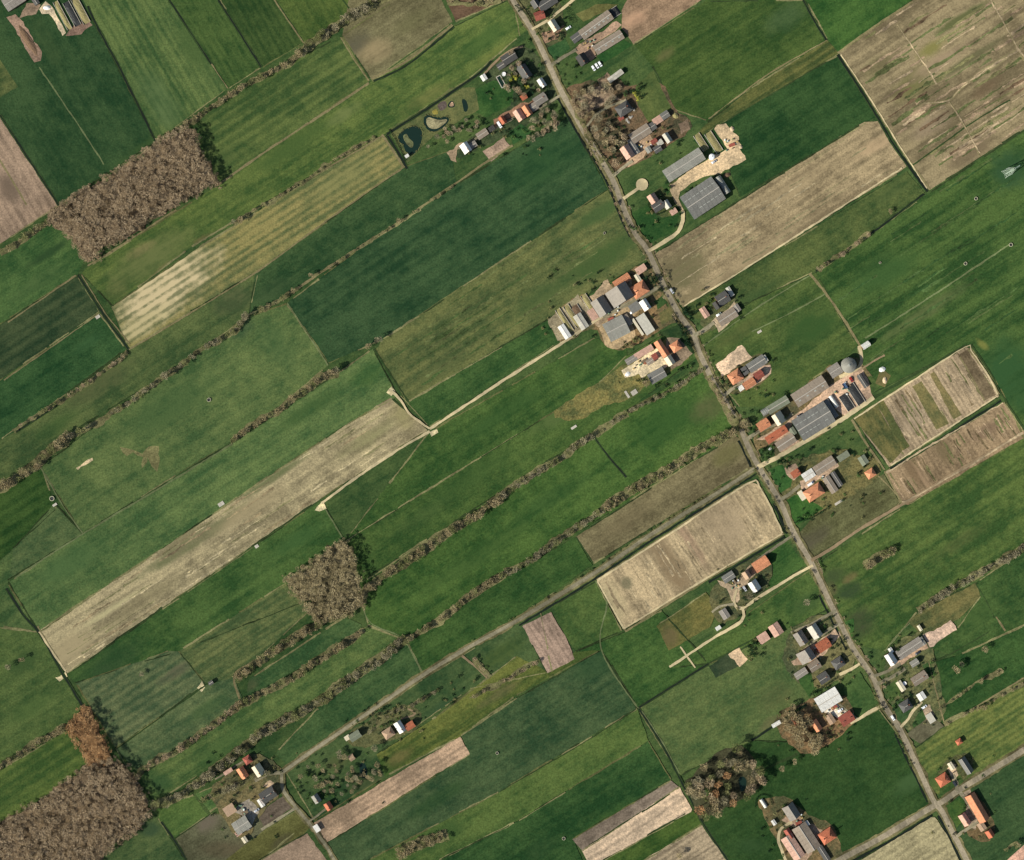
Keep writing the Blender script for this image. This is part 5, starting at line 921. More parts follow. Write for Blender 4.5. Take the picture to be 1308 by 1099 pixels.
CONC = surf_mat('concrete', (176,168,152), .9, var=.2); PLAST = surf_mat('black_plastic', (50,50,48), .6, var=.35, nscale=1.2); STRAW = surf_mat('silage', (140,130,86), .95, var=.5, nscale=1.5); STEEL = surf_mat('galvanised_steel', (172,178,172), .5, var=.12); WHITE = surf_mat('white_paint', (234,232,226), .6, var=.06)
TYRE = surf_mat('rubber', (34,34,34), .9); HUSK = surf_mat('manure', (110,88,66), .95, var=.5, nscale=1.5)
def boxgeo(v, f, x0, x1, y0, y1, z0, z1):
    b = len(v)
    v += [(x0,y0,z0),(x1,y0,z0),(x1,y1,z0),(x0,y1,z0),(x0,y0,z1),(x1,y0,z1),(x1,y1,z1),(x0,y1,z1)]
    f += [(b+3,b+2,b+1,b),(b+4,b+5,b+6,b+7),(b,b+1,b+5,b+4),(b+1,b+2,b+6,b+5),(b+2,b+3,b+7,b+6),(b+3,b,b+4,b+7)]
def part(name, geo, m, parent, loc=None, label=None):
    o = link(name, geo if isinstance(geo, bpy.types.Mesh) else mesh(name, geo[0], geo[1], m), None, parent)
    if loc: o.location = loc
    if label: o['label'] = label
    return o
def box(name, x0, x1, y0, y1, z0, z1, m, parent, label=None):
    v, f = [], []; boxgeo(v, f, x0, x1, y0, y1, z0, z1); return part(name, (v, f), m, parent, None, label)
def slab(x0, x1, ya, za, yb, zb, t=.22):
    """a sloped roof plate from the eave (ya,za) to the ridge (yb,zb)"""
    v = [(x0,ya,za),(x1,ya,za),(x1,yb,zb),(x0,yb,zb)]; v += [(x,y,z+t) for x,y,z in v]
    f = [(3,2,1,0),(4,5,6,7),(0,1,5,4),(1,2,6,5),(2,3,7,6),(3,0,4,7)]
    return v, (f if ya < yb else [tuple(reversed(q)) for q in f])
def window(parent, x, y, z, w_, h_, ax):
    """a framed pane on a wall; ax is the outward direction ('x+','x-','y+','y-')"""
    s = 1 if ax[1] == '+' else -1
    def bx(name, a0, a1, z0, z1, d0, d1, m, p_):
        d0, d1 = sorted((d0*s, d1*s))
        return box(name, x+d0, x+d1, y+a0, y+a1, z0, z1, m, p_) if ax[0] == 'x' else box(name, x+a0, x+a1, y+d0, y+d1, z0, z1, m, p_)
    wn = bx('window', -w_/2, w_/2, z, z+h_, .0, .06, FRAME, parent)
    bx('pane', -w_/2+.08, w_/2-.08, z+.08, z+h_-.08, .062, .08, GLASS, wn)
def building(name, cat, cx, cy, L, W, ang, typ, roof, label, hw=None, pitch=None, wall=None, ch=0, sk=0, rl=0, bays=0, win=True, end=None, off_=.5, group=None):
    L *= S; W *= S
    X, Y = P(cx, cy)
    a_ = {'A': ALONG, 'C': CROSS}.get(ang, ang)
    house = typ in ('house', 'hip')
    hw = hw or (3.0 if house else 3.6 if W > 8 else 2.4)
    pitch = pitch if pitch is not None else (40 if typ == 'house' else 36 if typ == 'hip' else 17 if typ == 'barn' else 12 if typ == 'shed' else 0)
    tp = math.tan(math.radians(pitch)); ov = .35
    wm = WM[wall or ('brick' if house else 'green' if roof in ('dark', 'cool') else 'wood')]
    o = thing(name, label, cat, (X, Y, 0), math.radians(a_), group)
    hx, hy = L/2, W/2; yr = -hy+W*off_          # where the ridge runs
    rz_ = hw+max(yr+hy, hy-yr)*tp if typ != 'flat' else hw
    if typ == 'flat':
        box('wall', -hx, hx, -hy, hy, 0, hw, wm, o)
        r_ = box('roof', -hx-.2, hx+.2, -hy-.2, hy+.2, hw+.003, hw+.25, RM[roof], o)
        top = lambda y: hw+.25
    elif typ == 'hip':
        box('wall', -hx, hx, -hy, hy, 0, hw, wm, o)
        q = max(.4, hx-hy*.9); ze = hw-.1; zr = hw+hy*tp
        v = [(-hx-ov,-hy-ov,ze),(hx+ov,-hy-ov,ze),(hx+ov,hy+ov,ze),(-hx-ov,hy+ov,ze),(-q,0,zr),(q,0,zr)]
        r_ = part('roof', (v, [(0,1,5,4),(2,3,4,5),(1,2,5),(3,0,4),(3,2,1,0)]), RM[roof], o)
        box('ridge_cap', -q-.1, q+.1, -.16, .16, zr-.05, zr+.1, RIDGE if roof in ('slate','black') else RM[roof], r_)
        top = lambda y: zr-abs(y)*tp
    elif typ == 'arch':
        v, f = [], []; n = 10
        for i in range(n+1):
            t_ = math.pi*i/n
            for x in (-hx, hx): v.append((x, -hy*math.cos(t_), hw*.9*math.sin(t_)))
        for i in range(n): f.append((2*i, 2*i+1, 2*i+3, 2*i+2))
        f.append(tuple(2*i for i in range(n+1))); f.append(tuple(2*i+1 for i in reversed(range(n+1))))
        r_ = part('roof', (v, f), RM[roof], o); top = lambda y: hw
        for i in range(4):
            x = -hx+L*(i+.5)/4; v, f = [], []
            for k_ in range(n+1):
                t_ = math.pi*k_/n; v += [(x-.12, -(hy+.06)*math.cos(t_), (hw*.9+.06)*math.sin(t_)), (x+.12, -(hy+.06)*math.cos(t_), (hw*.9+.06)*math.sin(t_))]
            for k_ in range(n): f.append((2*k_, 2*k_+1, 2*k_+3, 2*k_+2))
            part('hoop', (v, f), STEEL, o)
    else:
        zl, zr = rz_-(yr+hy)*tp, rz_; zR = rz_-(hy-yr)*tp
        v = [(-hx,-hy,0),(-hx,hy,0),(-hx,hy,zR),(-hx,yr,zr),(-hx,-hy,zl)]; v += [(hx,y,z) for _,y,z in v]
        part('wall', (v, [(4,3,2,1,0),(5,6,7,8,9),(0,5,9,4),(1,2,7,6)]), wm, o)
        e_ = ov*tp
        sides = [(-hy-ov, zl-e_, yr, zr), (hy+ov, zR-e_, yr, zr)]
        if bays:
            bw = (L+2*ov)/bays
            for ya, za, yb, zb in sides:
                me_ = mesh('roof_sheet', *slab(-bw/2+.04, bw/2-.04, ya, za+.02, yb, zb+.02), RM[roof])
                for i in range(bays): part('roof_sheet', me_, None, o, (-hx-ov+bw*(i+.5), 0, 0))
            r_ = box('ridge_cap', -hx-ov, hx+ov, yr-.3, yr+.3, zr+.18, zr+.36, RIDGE, o)
        else:
            v, f = slab(-hx-ov, hx+ov, *sides[0]); v2, f2 = slab(-hx-ov, hx+ov, *sides[1]); b = len(v)
            r_ = part('roof', (v+v2, f+[tuple(i+b for i in q) for q in f2]), RM[roof], o)
            box('ridge_cap', -hx-ov-.02, hx+ov+.02, yr-.2, yr+.2, zr+.12, zr+.3, RIDGE if roof in ('grey','warm','cool','dark','slate') else RM[roof], r_)
        top = lambda y: rz_-abs(y-yr)*tp+.22
        if rl:                                   # rows of translucent ridge lights
            for s in (-1, 1):
                for k_ in range(rl):
                    y = yr+s*W*.5*(k_+1)/(rl+1)
                    for i in range(bays or 6):
                        if rnd.random() < .2: continue
                        bw_ = L/(bays or 6); x = -hx+bw_*(i+.5)
                        v, f = slab(x-bw_*.36, x+bw_*.36, y-.24, top(y-.24)+.01, y+.24, top(y+.24)+.01, .08); part('skylight', (v, f), SKY_, o)
    if sk:
        for i in range(sk):
            x = -hx*.75+L*.75*i/max(1, sk-1); y = -hy*.35
            v, f = slab(x-.9, x+.9, y-.5, top(y-.5)+.02, y+.5, top(y+.5)+.02, .07); part('skylight', (v, f), SKY_, o)
    for i in range(ch):
        x = (hx*.55, -hx*.6)[i]; z = rz_ if typ not in ('hip', 'flat') else top(0)
        c_ = box('chimney', x-.45, x+.45, yr-.35 if typ not in ('hip','flat') else -.35, yr+.35 if typ not in ('hip','flat') else .35, z-1.0, z+1.3, CHIM, r_)
    dw = 1.0 if house else min(4, W*.4); dh = 2.1 if house else min(3.2, hw*.85)
    if typ != 'arch':
        dr = box('door', hx, hx+.07, -dw/2, dw/2, .1, dh, DOOR, o)
        if house and win:
            for sx, y in ((1, hy*.6), (1, -hy*.6)): window(o, hx, y, .9, 1.2, 1.2, 'x+')
            for x in (-hx*.5, hx*.4): window(o, x, hy, .9, 1.4, 1.2, 'y+'); window(o, x, -hy, .9, 1.4, 1.2, 'y-')
    return o
B = building
# --- topmost farm, east side of the road
B('barn','barn',761,33,46,13,36,'barn','warm','long weathered grey barn, upper of the two at the top farm',sk=6,bays=6)
B('barn','barn',777,55,40,12,32,'barn','warm','grey-brown barn below the longer one at the top farm',sk=4,bays=5)
B('shed','shed',736,49,12,9,36,'shed','slate','dark lean-to shed at the west end of the long top barn')
B('house','house',744,77,13,12,'C','house','black','dark-roofed farmhouse beside the three parked white cars',ch=1,off_=.45)
B('house','house',689,21,12,10,20,'house','red','dark red roofed house at the corner of the topmost lane',ch=1)
B('house','house',707.5,34,14,9,'C','house','cream','narrow cream-roofed house south of the topmost lane',ch=1,off_=.4)
B('house','house',699,5,24,12,'A','house','slate','grey-roofed house cut by the top edge of the picture',ch=1)
B('house','house',684,6,10,9,'C','house','slate','small slate house by the road at the top edge')
B('greenhouse','greenhouse',786,98,21,6,36,'shed','pale','pale narrow greenhouse south of the grey top barns',bays=6,wall='white')
# --- west side of the road at the top
B('house','house',692,107,11,7,'C','house','white','white-roofed house on the west edge of the main road',ch=1)
B('shed','shed',618,100,7,6,'C','shed','white','small white shed at the end of the dirt drive by the ponds',wall='white')
B('house','house',650,75,18,12,'A','house','slate','long dark house furthest up the dirt drive')
B('shed','shed',640,85,9,7,'A','shed','slate','small dark shed left of the long dark house')
B('house','house',670,93,17,12,'C','house','slate','large slate villa beside the yellow shrubs',ch=2)
B('house','house',664,86,8,7,'C','house','slate','slate side wing at the north of the large villa')
B('house','house',690,128,16,11,'A','house','grey','broad grey house beside the lane to the cottages',ch=1)
B('shed','shed',682,137,9,9,'A','shed','grey','grey shed joining the broad grey house')
B('shed','shed',669,125,7,6,'A','house','brick','small brick-red shed on the lawn below the villa',win=False)
B('house','house',663.5,148,14,10,'C','house','pink','pink-roofed cottage, western of the pair by the lane',off_=.45,ch=1)
B('house','house',673,142.5,13,8,'C','house','orange','orange-roofed cottage, eastern of the pair by the lane',off_=.6,ch=1)
B('shed','shed',642,154.5,9,6,'C','house','brick','small rust-roofed shed along the lane to the ponds',win=False)
B('shed','shed',616,172,14,8,'A','shed','warm','low brown-grey shed halfway down the pond lane')
B('shed','shed',628,165,7,5,'A','shed','black','tiny black shed beside the brown-grey shed')
B('house','house',595,190,12,10,'C','house','white','white-roofed house where the pond lane ends',ch=1,off_=.6)
B('shed','shed',604,186,9,7,'A','shed','grey','grey shed right behind the white house of the pond lane')
B('shed','shed',520,200,4,3,'A','shed','white','tiny white hut at the foot of the largest pond',wall='white')
# --- wooded homestead
B('house','house',796.5,140,18,14,'A','hip','slate','dark hipped slate house in the roadside grove',ch=1)
B('barn','barn',817.5,171.5,27,13,'A','barn','warm','long brown-grey barn behind the roadside grove',bays=4)
B('shed','shed',832,163,10,9,'A','shed','slate','blue-black shed at the east end of the grove barn')
B('shed','shed',839.5,154.5,11,8,'A','shed','pink','pinkish shed on the grass strip above the grove barn')
B('shed','shed',849,148,10,8,'A','shed','dark','dark grey shed at the end of the grass strip')
B('house','house',801,195,16,12,'C','house','pink','pale pink roofed house at the south of the grove',ch=1,off_=.45)
B('shed','shed',809,188,20,6,'C','shed','dark','narrow grey shed right behind the pale pink house')
B('shed','shed',852,177,12,7,'C','house','pale','small shed with one white and one dark slope',win=False,off_=.45)
B('shed','shed',828,192,7,6,'C','shed','cool','pale grey shed in the brown yard south of the grove')
B('shed','shed',839.5,191,9,8,'A','shed','slate','dark shed at the south-east corner of the brown yard')
B('shed','shed',842.5,183,7,6,'A','shed','pale','pale shed at the north-east corner of the brown yard')
B('shed','shed',835,181.5,7,5,'A','house','red','dark red shed at the top of the brown yard',win=False)
B('shed','shed',793,152,6,4,'A','shed','red','dark red hut under the trees of the grove')
# --- farm with the turning circle
B('barn','barn',873,212,54,16.5,33,'barn','cool','long pale grey barn, upper of the twin big barns',bays=9,hw=4.5)
B('barn','barn',897,254,47,33,33.7,'barn','dark','wide grey barn with pale roof lights, lower of the twin big barns',bays=8,rl=1,hw=4.5)
B('shed','shed',922.5,237,25,10,'C','arch','cool','rounded blue-grey shed at the end of the wide barn',hw=5)
B('house','house',833.5,254.5,11,10,'C','house','pink','pink-roofed wing facing the turning circle',off_=.45,ch=1)
B('house','house',840,264,14,11,'A','house','slate','slate-roofed villa south of the turning circle',ch=1)
B('house','house',851.5,262,10,7,'C','house','pale','pale-roofed wing beside the twin barn drive')
B('shed','shed',860,271,8,6,'A','shed','pink','small pinkish shed where the twin barn drive turns')
# --- farm at the head of the pale track
B('barn','barn',794,359,22,9,33,'barn','orange','long orange-roofed barn behind the grey sheds',pitch=30)
B('house','house',816.5,370.5,20,16,'A','hip','orange','big orange hipped farmhouse beside the main road',ch=2)
B('shed','shed',815.5,357,13,4.5,'C','shed','cream','narrow cream roof north of the big orange farmhouse')
B('shed','shed',818.5,344.5,13,8,'A','shed','pink','pinkish shed at the roadside north of the orange farmhouse')
B('barn','barn',791,377,21,29,'C','house','grey','great grey barn with its eastern slope in shadow',hw=3.5,pitch=36,off_=.56,wall='wood',win=False)
B('barn','barn',768,392,22,18,'C','house','grey','grey barn with a steep dark slope above the track',hw=3,pitch=38,off_=.45,wall='wood',win=False)
B('house','house',823.5,390,13,9,'C','house','white','white-roofed cottage south of the farm lane',off_=.6,ch=1)
B('shed','shed',810.5,393,13,11,'A','flat','dark','flat dark grey shed by the farm lane')
B('barn','barn',787,420,27,24,27,'barn','cool','wide blue-grey barn below the pale track',bays=5)
B('shed','shed',800,410,14,9,'C','shed','warm','brown-grey lean-to at the east of the blue-grey barn')
B('shed','shed',824,414.5,26,12,'C','flat','pale','long pale flat-roofed shed beside the blue-grey barn',bays=0)
B('shed','shed',814.5,418,24,2.6,'C','flat','cream','narrow pale strip roof left of the long pale shed',hw=2)
B('shed','shed',721,424,18,8,'C','shed','white','white-roofed shed at the west end of the silage clamps',wall='white')
B('shed','shed',742,411,20,10,'C','shed','pale','pale patched shed among the silage clamps',bays=4)
B('shed','shed',757,402,14,9,'C','flat','pink','low pinkish flat roof left of the steep grey barn',hw=1.6)
# --- homestead on the long narrow plot
B('barn','barn',845,445.5,22,9,'C','house','orange','orange-roofed barn on the long plot above its cream end',win=False,off_=.5,pitch=34)
B('barn','barn',855,461,11,9,'C','house','cream','cream-roofed end of the orange barn on the long plot',win=False,off_=.5,pitch=34)
B('house','house',863,443,12,11,'A','hip','orange','small orange hipped cottage by the roadside evergreens',ch=1)
B('shed','shed',822,450,25,7,31,'shed','pink','long pinkish shed along the north edge of the long plot')
B('shed','shed',806,460,14,7,31,'shed','grey','grey shed continuing the long pinkish one')
B('barn','barn',839,480,21,13,30,'barn','dark','dark grey barn at the south edge of the long plot',bays=4)
B('shed','shed',830,462,9,6,'A','shed','warm','rusty shed in the cream yard of the long plot')
B('shed','shed',836,456,6,7,'A','house','red','red-brown hut in the cream yard of the long plot',win=False)
# --- grey houses at the bend drive
B('house','house',922.5,382,15,14,'A','house','slate','blue-slate house on the drive north of the sand arena',ch=1)
B('house','house',915.5,390,9,8,'C','house','black','black-roofed wing left of the blue-slate house')
B('shed','shed',928.5,405,25,13,33,'barn','warm','long brown-grey barn opposite the blue-slate house',bays=4)
B('shed','shed',899.5,399.5,13,7,'C','shed','pink','pale pink shed at the entrance of the slate house drive')
B('shed','shed',932,373,12,4.5,'C','shed','pale','narrow pale shed behind the blue-slate house')
B('shed','shed',941,394,9,6,'C','shed','grey','small grey shed at the end of the slate house drive')
# --- sand arena farm
B('barn','barn',966,465,24,12,33,'barn','dark','dark green-grey barn beside the roadside sand arena',bays=4)
B('shed','shed',951,474,10,7,'C','flat','slate','dark flat roof linking orange farmhouse and dark barn')
B('house','house',939,481.5,16,14,'A','hip','orange','orange farmhouse south of the roadside sand arena',ch=2)
B('house','house',956.5,490.5,15,9,'A','house','orange','orange-roofed outbuilding with a white end by the arena farm',win=False)
B('shed','shed',946,496,6,6,'A','flat','white','small white flat roof at the end of the orange outbuilding',wall='white')
B('house','house',968.5,479.5,11,9,'A','house','red','red-brown roofed house at the back of the arena farm')
B('shed','shed',976,459,8,6,'C','shed','pale','pale hut at the back corner of the dark arena barn')
# --- largest farm
B('house','house',974.5,543,15,11,'A','house','orange','orange farmhouse at the entrance of the largest farm',ch=1)
B('house','house',994,534.5,14,13,'C','house','cream','house with one cream and one black slope at the largest farm',off_=.3,pitch=42,ch=1)
B('house','house',991,555.5,29,9,'A','house','brick','long brick-orange house at the south of the largest farm',ch=2)
B('barn','barn',1003,565,25,12,'A','barn','warm','grey barn beneath the long brick-orange house',bays=4)
B('shed','shed',1012,551,9,6,'C','shed','olive','olive shed between long orange house and dark barn')
B('barn','barn',993,517.5,29,10,31,'barn','olive','long green-grey shed at the north-west of the largest farm',bays=5)
B('shed','shed',977.5,526,10,9,31,'arch','cool','rounded grey hut at the end of the green-grey shed',hw=4)
B('barn','barn',1033.5,500,46,18,33,'barn','warm','long brown-grey barn along the yard of the largest farm',bays=7,sk=4)
B('barn','barn',1038,538,47,29,32,'barn','dark','biggest dark barn with two pale ridge lines',bays=8,rl=1,hw=4.5)
B('shed','shed',1059.5,523,25,9,'C','shed','dark','dark lean-to at the east end of the biggest dark barn')
B('shed','shed',1064.5,513,17,6,'C','arch','white','white polytunnel behind the biggest dark barn',hw=3)
B('shed','shed',1065.5,473.5,15,14,'A','shed','grey','square grey shed beside the round silo')
B('shed','shed',1101,487,18,5,'C','shed','slate','slim dark shed at the east of the pink yard')
B('shed','shed',1105,441.5,10,6,'A','house','white','small white-roofed stable at the head of the field path',win=False,off_=.4)
# --- farm with the bright orange house
B('house','house',1015.5,605,10,8,'A','house','brick','small red-roofed house on a round pink patio',ch=1)
B('barn','barn',1052.5,595,28,12,33,'barn','warm','brown-grey barn above the bright orange house',bays=4)
B('greenhouse','greenhouse',1032,607,15,10,33,'shed','white','white striped greenhouse joining the brown-grey barn',bays=5,wall='white')
B('house','house',1039,629,23,15,33,'hip','orange','bright orange hipped farmhouse by the main road',ch=2)
B('shed','shed',1023.5,633,6,12,'A','flat','cream','cream terrace roof at the front of the bright orange house',wall='white')
B('shed','shed',1076.5,583,15,7,33,'shed','olive','olive tarpaulin shed behind the brown-grey barn')
B('shed','shed',1060,619,22,9,'C','shed','warm','long brown shed right of the bright orange house')
B('greenhouse','greenhouse',1068,612,20,5,'C','shed','slate','dark glass greenhouse beside the garden plot')
B('shed','shed',1111,605,11,10,'A','hip','orange','square orange hipped pavilion at the end of the garden',win=False)
B('shed','shed',1102,588,11,9,'C','shed','olive','olive-roofed shed north of the square orange pavilion')
# --- loop-road farm
B('barn','barn',971.5,720.5,20,13,'A','house','orange','orange-roofed barn by the pale loop drive',win=False,pitch=32)
B('shed','shed',953,734,9,8,'C','house','tan','small house with a white gable on the loop drive')
B('house','house',963,748,13,11,'C','house','white','house with white and black slopes in the loop drive garden',off_=.4,pitch=44,ch=1)
B('shed','shed',925,784,12,9,'C','shed','grey','grey ruin-like shed below the loop drive')
B('shed','shed',930,737,15,9,'A','shed','dark','grey weathered shed beside the tan field')
B('shed','shed',917,802,6,4,'A','shed','white','tiny white hut on the lower loop track',wall='white')
B('barn','barn',990.5,804,15,13,'C','barn','pink','pink-grey shed with a bright right edge by the nursery plot')
B('shed','shed',974.5,814.5,13,11,'A','shed','pink','lower pink-grey shed next to the nursery plot')
# --- roadside cluster
B('house','house',1040,806,17,12,'C','house','pale','eastern of the twin pale houses with dark slopes',off_=.5,ch=1)
B('house','house',1022,814.5,17,12,'C','house','grey','western of the twin pale houses with dark slopes',off_=.45,ch=1)
B('house','house',1051,824,17,12,'A','house','brick','vivid orange roof beside the main road below the twin houses',ch=1)
B('house','house',1028.5,837,15,19,'C','house','grey','broad grey house with a slate slope in the roadside cluster',off_=.6,pitch=36,ch=1)
B('house','house',1039.5,850,14,11,'A','house','warm','brown-grey house in the middle of the roadside cluster',ch=1)
B('shed','shed',1022.5,860,16,8,'A','shed','grey','plain grey shed at the west of the roadside cluster')
B('house','house',1051,865.5,13,12,'A','house','slate','slate house north of the cream barn',ch=1)
B('house','house',1070,846.5,14,12,'A','hip','slate','green-grey hipped house by the road above the cream barn',ch=1)
B('barn','barn',1057,893,30,19,31,'barn','white','large cream-white roofed barn west of the main road',bays=5,wall='block')
B('house','house',1042,926,14,8,'C','house','orange','narrow orange roof among the bushy grove',off_=.4,ch=1)
B('house','house',1015.5,920.5,12,6,'C','house','brick','brown-orange roof at the west of the bushy grove')
B('shed','shed',991,924.5,11,4,31,'shed','white','long white hut at the field edge west of the grove',wall='white')
B('house','house',1080.5,917.5,17,13,'A','house','red','brown-roofed farmhouse beside the cream barn yard',ch=2)
B('shed','shed',1060,918,12,8,'C','shed','tan','tan shed below the cream barn')
# --- east of the road
B('house','house',1137,841,15,10,'C','house','white','house with white front slope at the end of the long grey row',off_=.4,pitch=44,ch=1)
B('barn','barn',1161,828,35,12,33,'barn','grey','long grey barn leading to the pink arena',bays=6)
B('shed','shed',1137,830.5,6,4,'C','shed','white','small white hut above the white-fronted house',wall='white')
B('shed','shed',1177,819,10,5,'C','shed','cool','grey shed between long barn and pink arena')
B('shed','shed',1174,802,7,3,'C','shed','cream','cream hut just above the pink arena')
B('house','house',1167,846.5,10,7,'A','house','cool','blue-grey cottage with a white porch below the long barn')
B('house','house',1173.5,866,20,11,'A','house','warm','brown-grey house between the two side lanes',ch=1)
B('shed','shed',1150,876,13,6,'C','shed','cream','narrow cream shed near the side lane')
B('house','house',1156,901,14,12,'A','hip','slate','hipped slate house below the side lanes',ch=1)
B('shed','shed',1176,889,9,9,'C','shed','white','square white-roofed shed at the end of the curved drive')
B('shed','shed',1188,917,12,8,'C','flat','pale','low pale roof at the edge of the rough plot',hw=1.6)
# --- bottom right
B('house','house',1203.5,995.5,15,13,'A','hip','brick','rust-orange hipped house above the crossroads',ch=1)
B('barn','barn',1232.5,977,21,9,'C','house','dark','dark-sloped shed beside the striped field',win=False,off_=.4,wall='wood')
B('shed','shed',1224,947,7,6,'A','hip','brick','lone small brick-coloured hut in the striped field',win=False)
B('shed','shed',1214,978,9,5,'C','shed','cream','cream lean-to behind the rust-orange house')
B('barn','barn',1247,1031,38,13,-60,'house','orange','long orange-roofed barn east of the crossroads',win=False,pitch=36)
B('house','house',1231,1046,15,9,'C','house','pink','pink-orange house between lane and long orange barn',ch=1)
B('shed','shed',1263,1064,9,8,'C','house','brick','brick-orange shed at the foot of the long orange barn',win=False)
B('shed','shed',1253,1055,10,8,'C','shed','tan','tan shed at the south end of the long orange barn')
# --- bottom farm
B('barn','barn',1010,1036,19,15,'C','house','grey','grey barn with dark east slope at the bottom farm',win=False,pitch=38,wall='wood',off_=.5)
B('barn','barn',1029,1069,36,19,-57,'barn','warm','large brown-grey barn in the middle of the bottom farm',bays=6)
B('barn','barn',1012,1081,32,15,-57,'barn','pink','pinkish grey barn at the bottom edge of the picture',bays=5)
B('shed','shed',1027.5,1053,11,6,'A','flat','white','white flat roof at the head of the large brown-grey barn',wall='white')
B('house','house',1056,1067,18,15,'A','hip','brick','rust-orange farmhouse on the east of the bottom farm',ch=2)
B('shed','shed',1051,1089,22,7,'C','shed','slate','narrow slate shed south of the rust-orange farmhouse')
B('shed','shed',975,1026,12,5,'C','arch','white','white polytunnel in a ring of hedge west of the bottom farm',hw=2.6)
B('shed','shed',1007,1064,12,7,'C','house','red','red-brown shed inside the curved drive',win=False)
B('shed','shed',988,1050,6,4,'C','shed','white','small white hut beside the curved drive',wall='white')
# --- bottom-left hamlet
B('house','house',317,970,9,9,'A','hip','red','square red-brown cottage behind the bottom hamlet',ch=1)
B('house','house',310.5,986.5,14,9,'C','house','orange','orange-roofed house of the bottom hamlet',ch=1,off_=.5)
B('house','house',331,983,14,11,'C','house','cream','cream-roofed house of the bottom hamlet',ch=1,off_=.45,pitch=42)
B('shed','shed',292,985,11,4,'A','shed','pink','long pink hut west of the orange hamlet house')
B('house','house',343,1014.5,19,14,'A','house','slate','big blue-slate farmhouse by the lane bend',ch=2)
B('shed','shed',334,1025,10,5,'C','shed','white','white lean-to on the west end of the blue-slate farmhouse',wall='white')
B('shed','shed',294,1034,14,12,'A','flat','tan','flat tan roof west of the grey yard')
B('barn','barn',309.5,1053,20,16,'A','barn','cool','blue-grey barn south of the grey yard',bays=3)
B('shed','shed',316,1054,11,6,'C','shed','slate','dark lean-to on the east of the blue-grey barn')
B('shed','shed',305,1064,7,5,'A','shed','pink','pink hut below the blue-grey barn')
B('shed','shed',313,1072,7,5,'C','shed','cream','cream hut in the rough field below the hamlet')
B('house','house',420,1029,9,8,'C','house','brick','red cottage by the overgrown garden',ch=1)
B('house','house',404.5,1019.5,10,8,'C','house','cool','grey-green cottage in the overgrown garden',ch=1)
B('shed','shed',405,1057.5,9,6,'C','flat','white','white roof beside the lane below the red cottage',wall='white')
# --- lane houses
B('house','house',496.5,936,13,11,'A','hip','tan','tan hipped house in the lane gardens',ch=1)
B('house','house',511,928,14,9,'C','house','white','white-roofed house in the lane gardens',ch=1,off_=.6)
B('house','house',524,926.5,11,8,'A','house','brick','rust-roofed cottage beside the white lane house')
B('house','house',454,939.5,14,9,'A','house','olive','olive-grey cottage with a pale end near the lane')
B('shed','shed',444,942,6,5,'A','shed','cream','pale hut on the west of the olive-grey cottage')
B('shed','shed',449.5,967,6,7,'A','house','tan','small tan hut in the overgrown garden',win=False)
B('shed','shed',270,872,5,4,'A','shed','slate','small dark hut at the corner of the lined meadow')
# --- top-left corner
B('barn','barn',19,2,26,16,'A','barn','grey','grey barn cut by the top left corner',bays=4)
B('shed','shed',46,2,10,6,'C','shed','slate','small dark shed by the top left yard')

# ------------------------------------------------------------------ silage clamps, silos, cars and small things
def clamp(cx, cy, L, W, ang, m, label, h=.9, tyres=0):
    X, Y = P(cx, cy); L *= S; W *= S
    o = thing('silage_clamp', label, 'silage clamp', (X, Y, ground_z(X, Y)), math.radians({'A': ALONG, 'C': CROSS}.get(ang, ang)), 'silage clamps')
    box('side_wall', -L/2, L/2, -W/2-.25, -W/2, -.3, h, CONC, o); box('side_wall', -L/2, L/2, W/2, W/2+.25, -.3, h, CONC, o)
    v, f = [], []; nx, ny = 14, 6; r = random.Random(int(cx*7+cy))
    for i in range(nx+1):
        for j in range(ny+1):
            u, q = i/nx, j/ny; e_ = min(1, min(u, 1-u)*5)
            v.append((-L/2+L*u, -W/2+.02+(W-.04)*q, .05+e_*(h*.75+.5*math.sin(math.pi*q)+r.uniform(-.12, .12))))
    for i in range(nx):
        for j in range(ny): a_ = i*(ny+1)+j; f.append((a_, a_+ny+1, a_+ny+2, a_+1))
    part('heap', (v, f), m, o)
    return o
for a_ in [(895.6,182,24,8,'C',STRAW,'short straw-coloured clamp above the twin barns'), (911.5,182,29,9,'C',STRAW,'longer straw-coloured clamp above the twin barns'),
           (721,409.5,34,6,'C',STRAW,'olive clamp beside the white-roofed shed'), (731,404,32,7,'C',STRAW,'middle pale clamp of the track farm'), (751,387,24,7,'C',STRAW,'olive clamp nearest the steep grey barn'), (736,396,12,9,'C',HUSK,'rusty brown heap between the clamps'),
           (1081.5,514,22,10,'C',PLAST,'black plastic covered clamp nearer the biggest dark barn'), (1093,504,30,10,'C',PLAST,'longer black plastic covered clamp by the pink yard'),
           (92,18,34,8,-62,PLAST,'black plastic covered clamp in the top left corner'), (103,14,36,9,-62,STRAW,'straw-coloured clamp in the top left corner'), (80,20,40,6,-62,STRAW,'narrow pale clamp in the top left corner'), (785,16,13,11,'A',PLAST,'black covered heap at the end of the long top barn')]: clamp(*a_)
def lathe(prof, n=24):
    v, f = [], []
    for r, z in prof:
        for i in range(n): v.append((r*math.cos(6.2832*i/n), r*math.sin(6.2832*i/n), z))
    for k_ in range(len(prof)-1):
        for i in range(n): f.append((k_*n+i, k_*n+(i+1) % n, (k_+1)*n+(i+1) % n, (k_+1)*n+i))
    f.append(tuple((len(prof)-1)*n+i for i in range(n))); return v, f
X, Y = P(1083, 467)
o = thing('slurry_silo', 'big round silo with a pale conical cover at the largest farm', 'silo', (X, Y, ground_z(X, Y)))
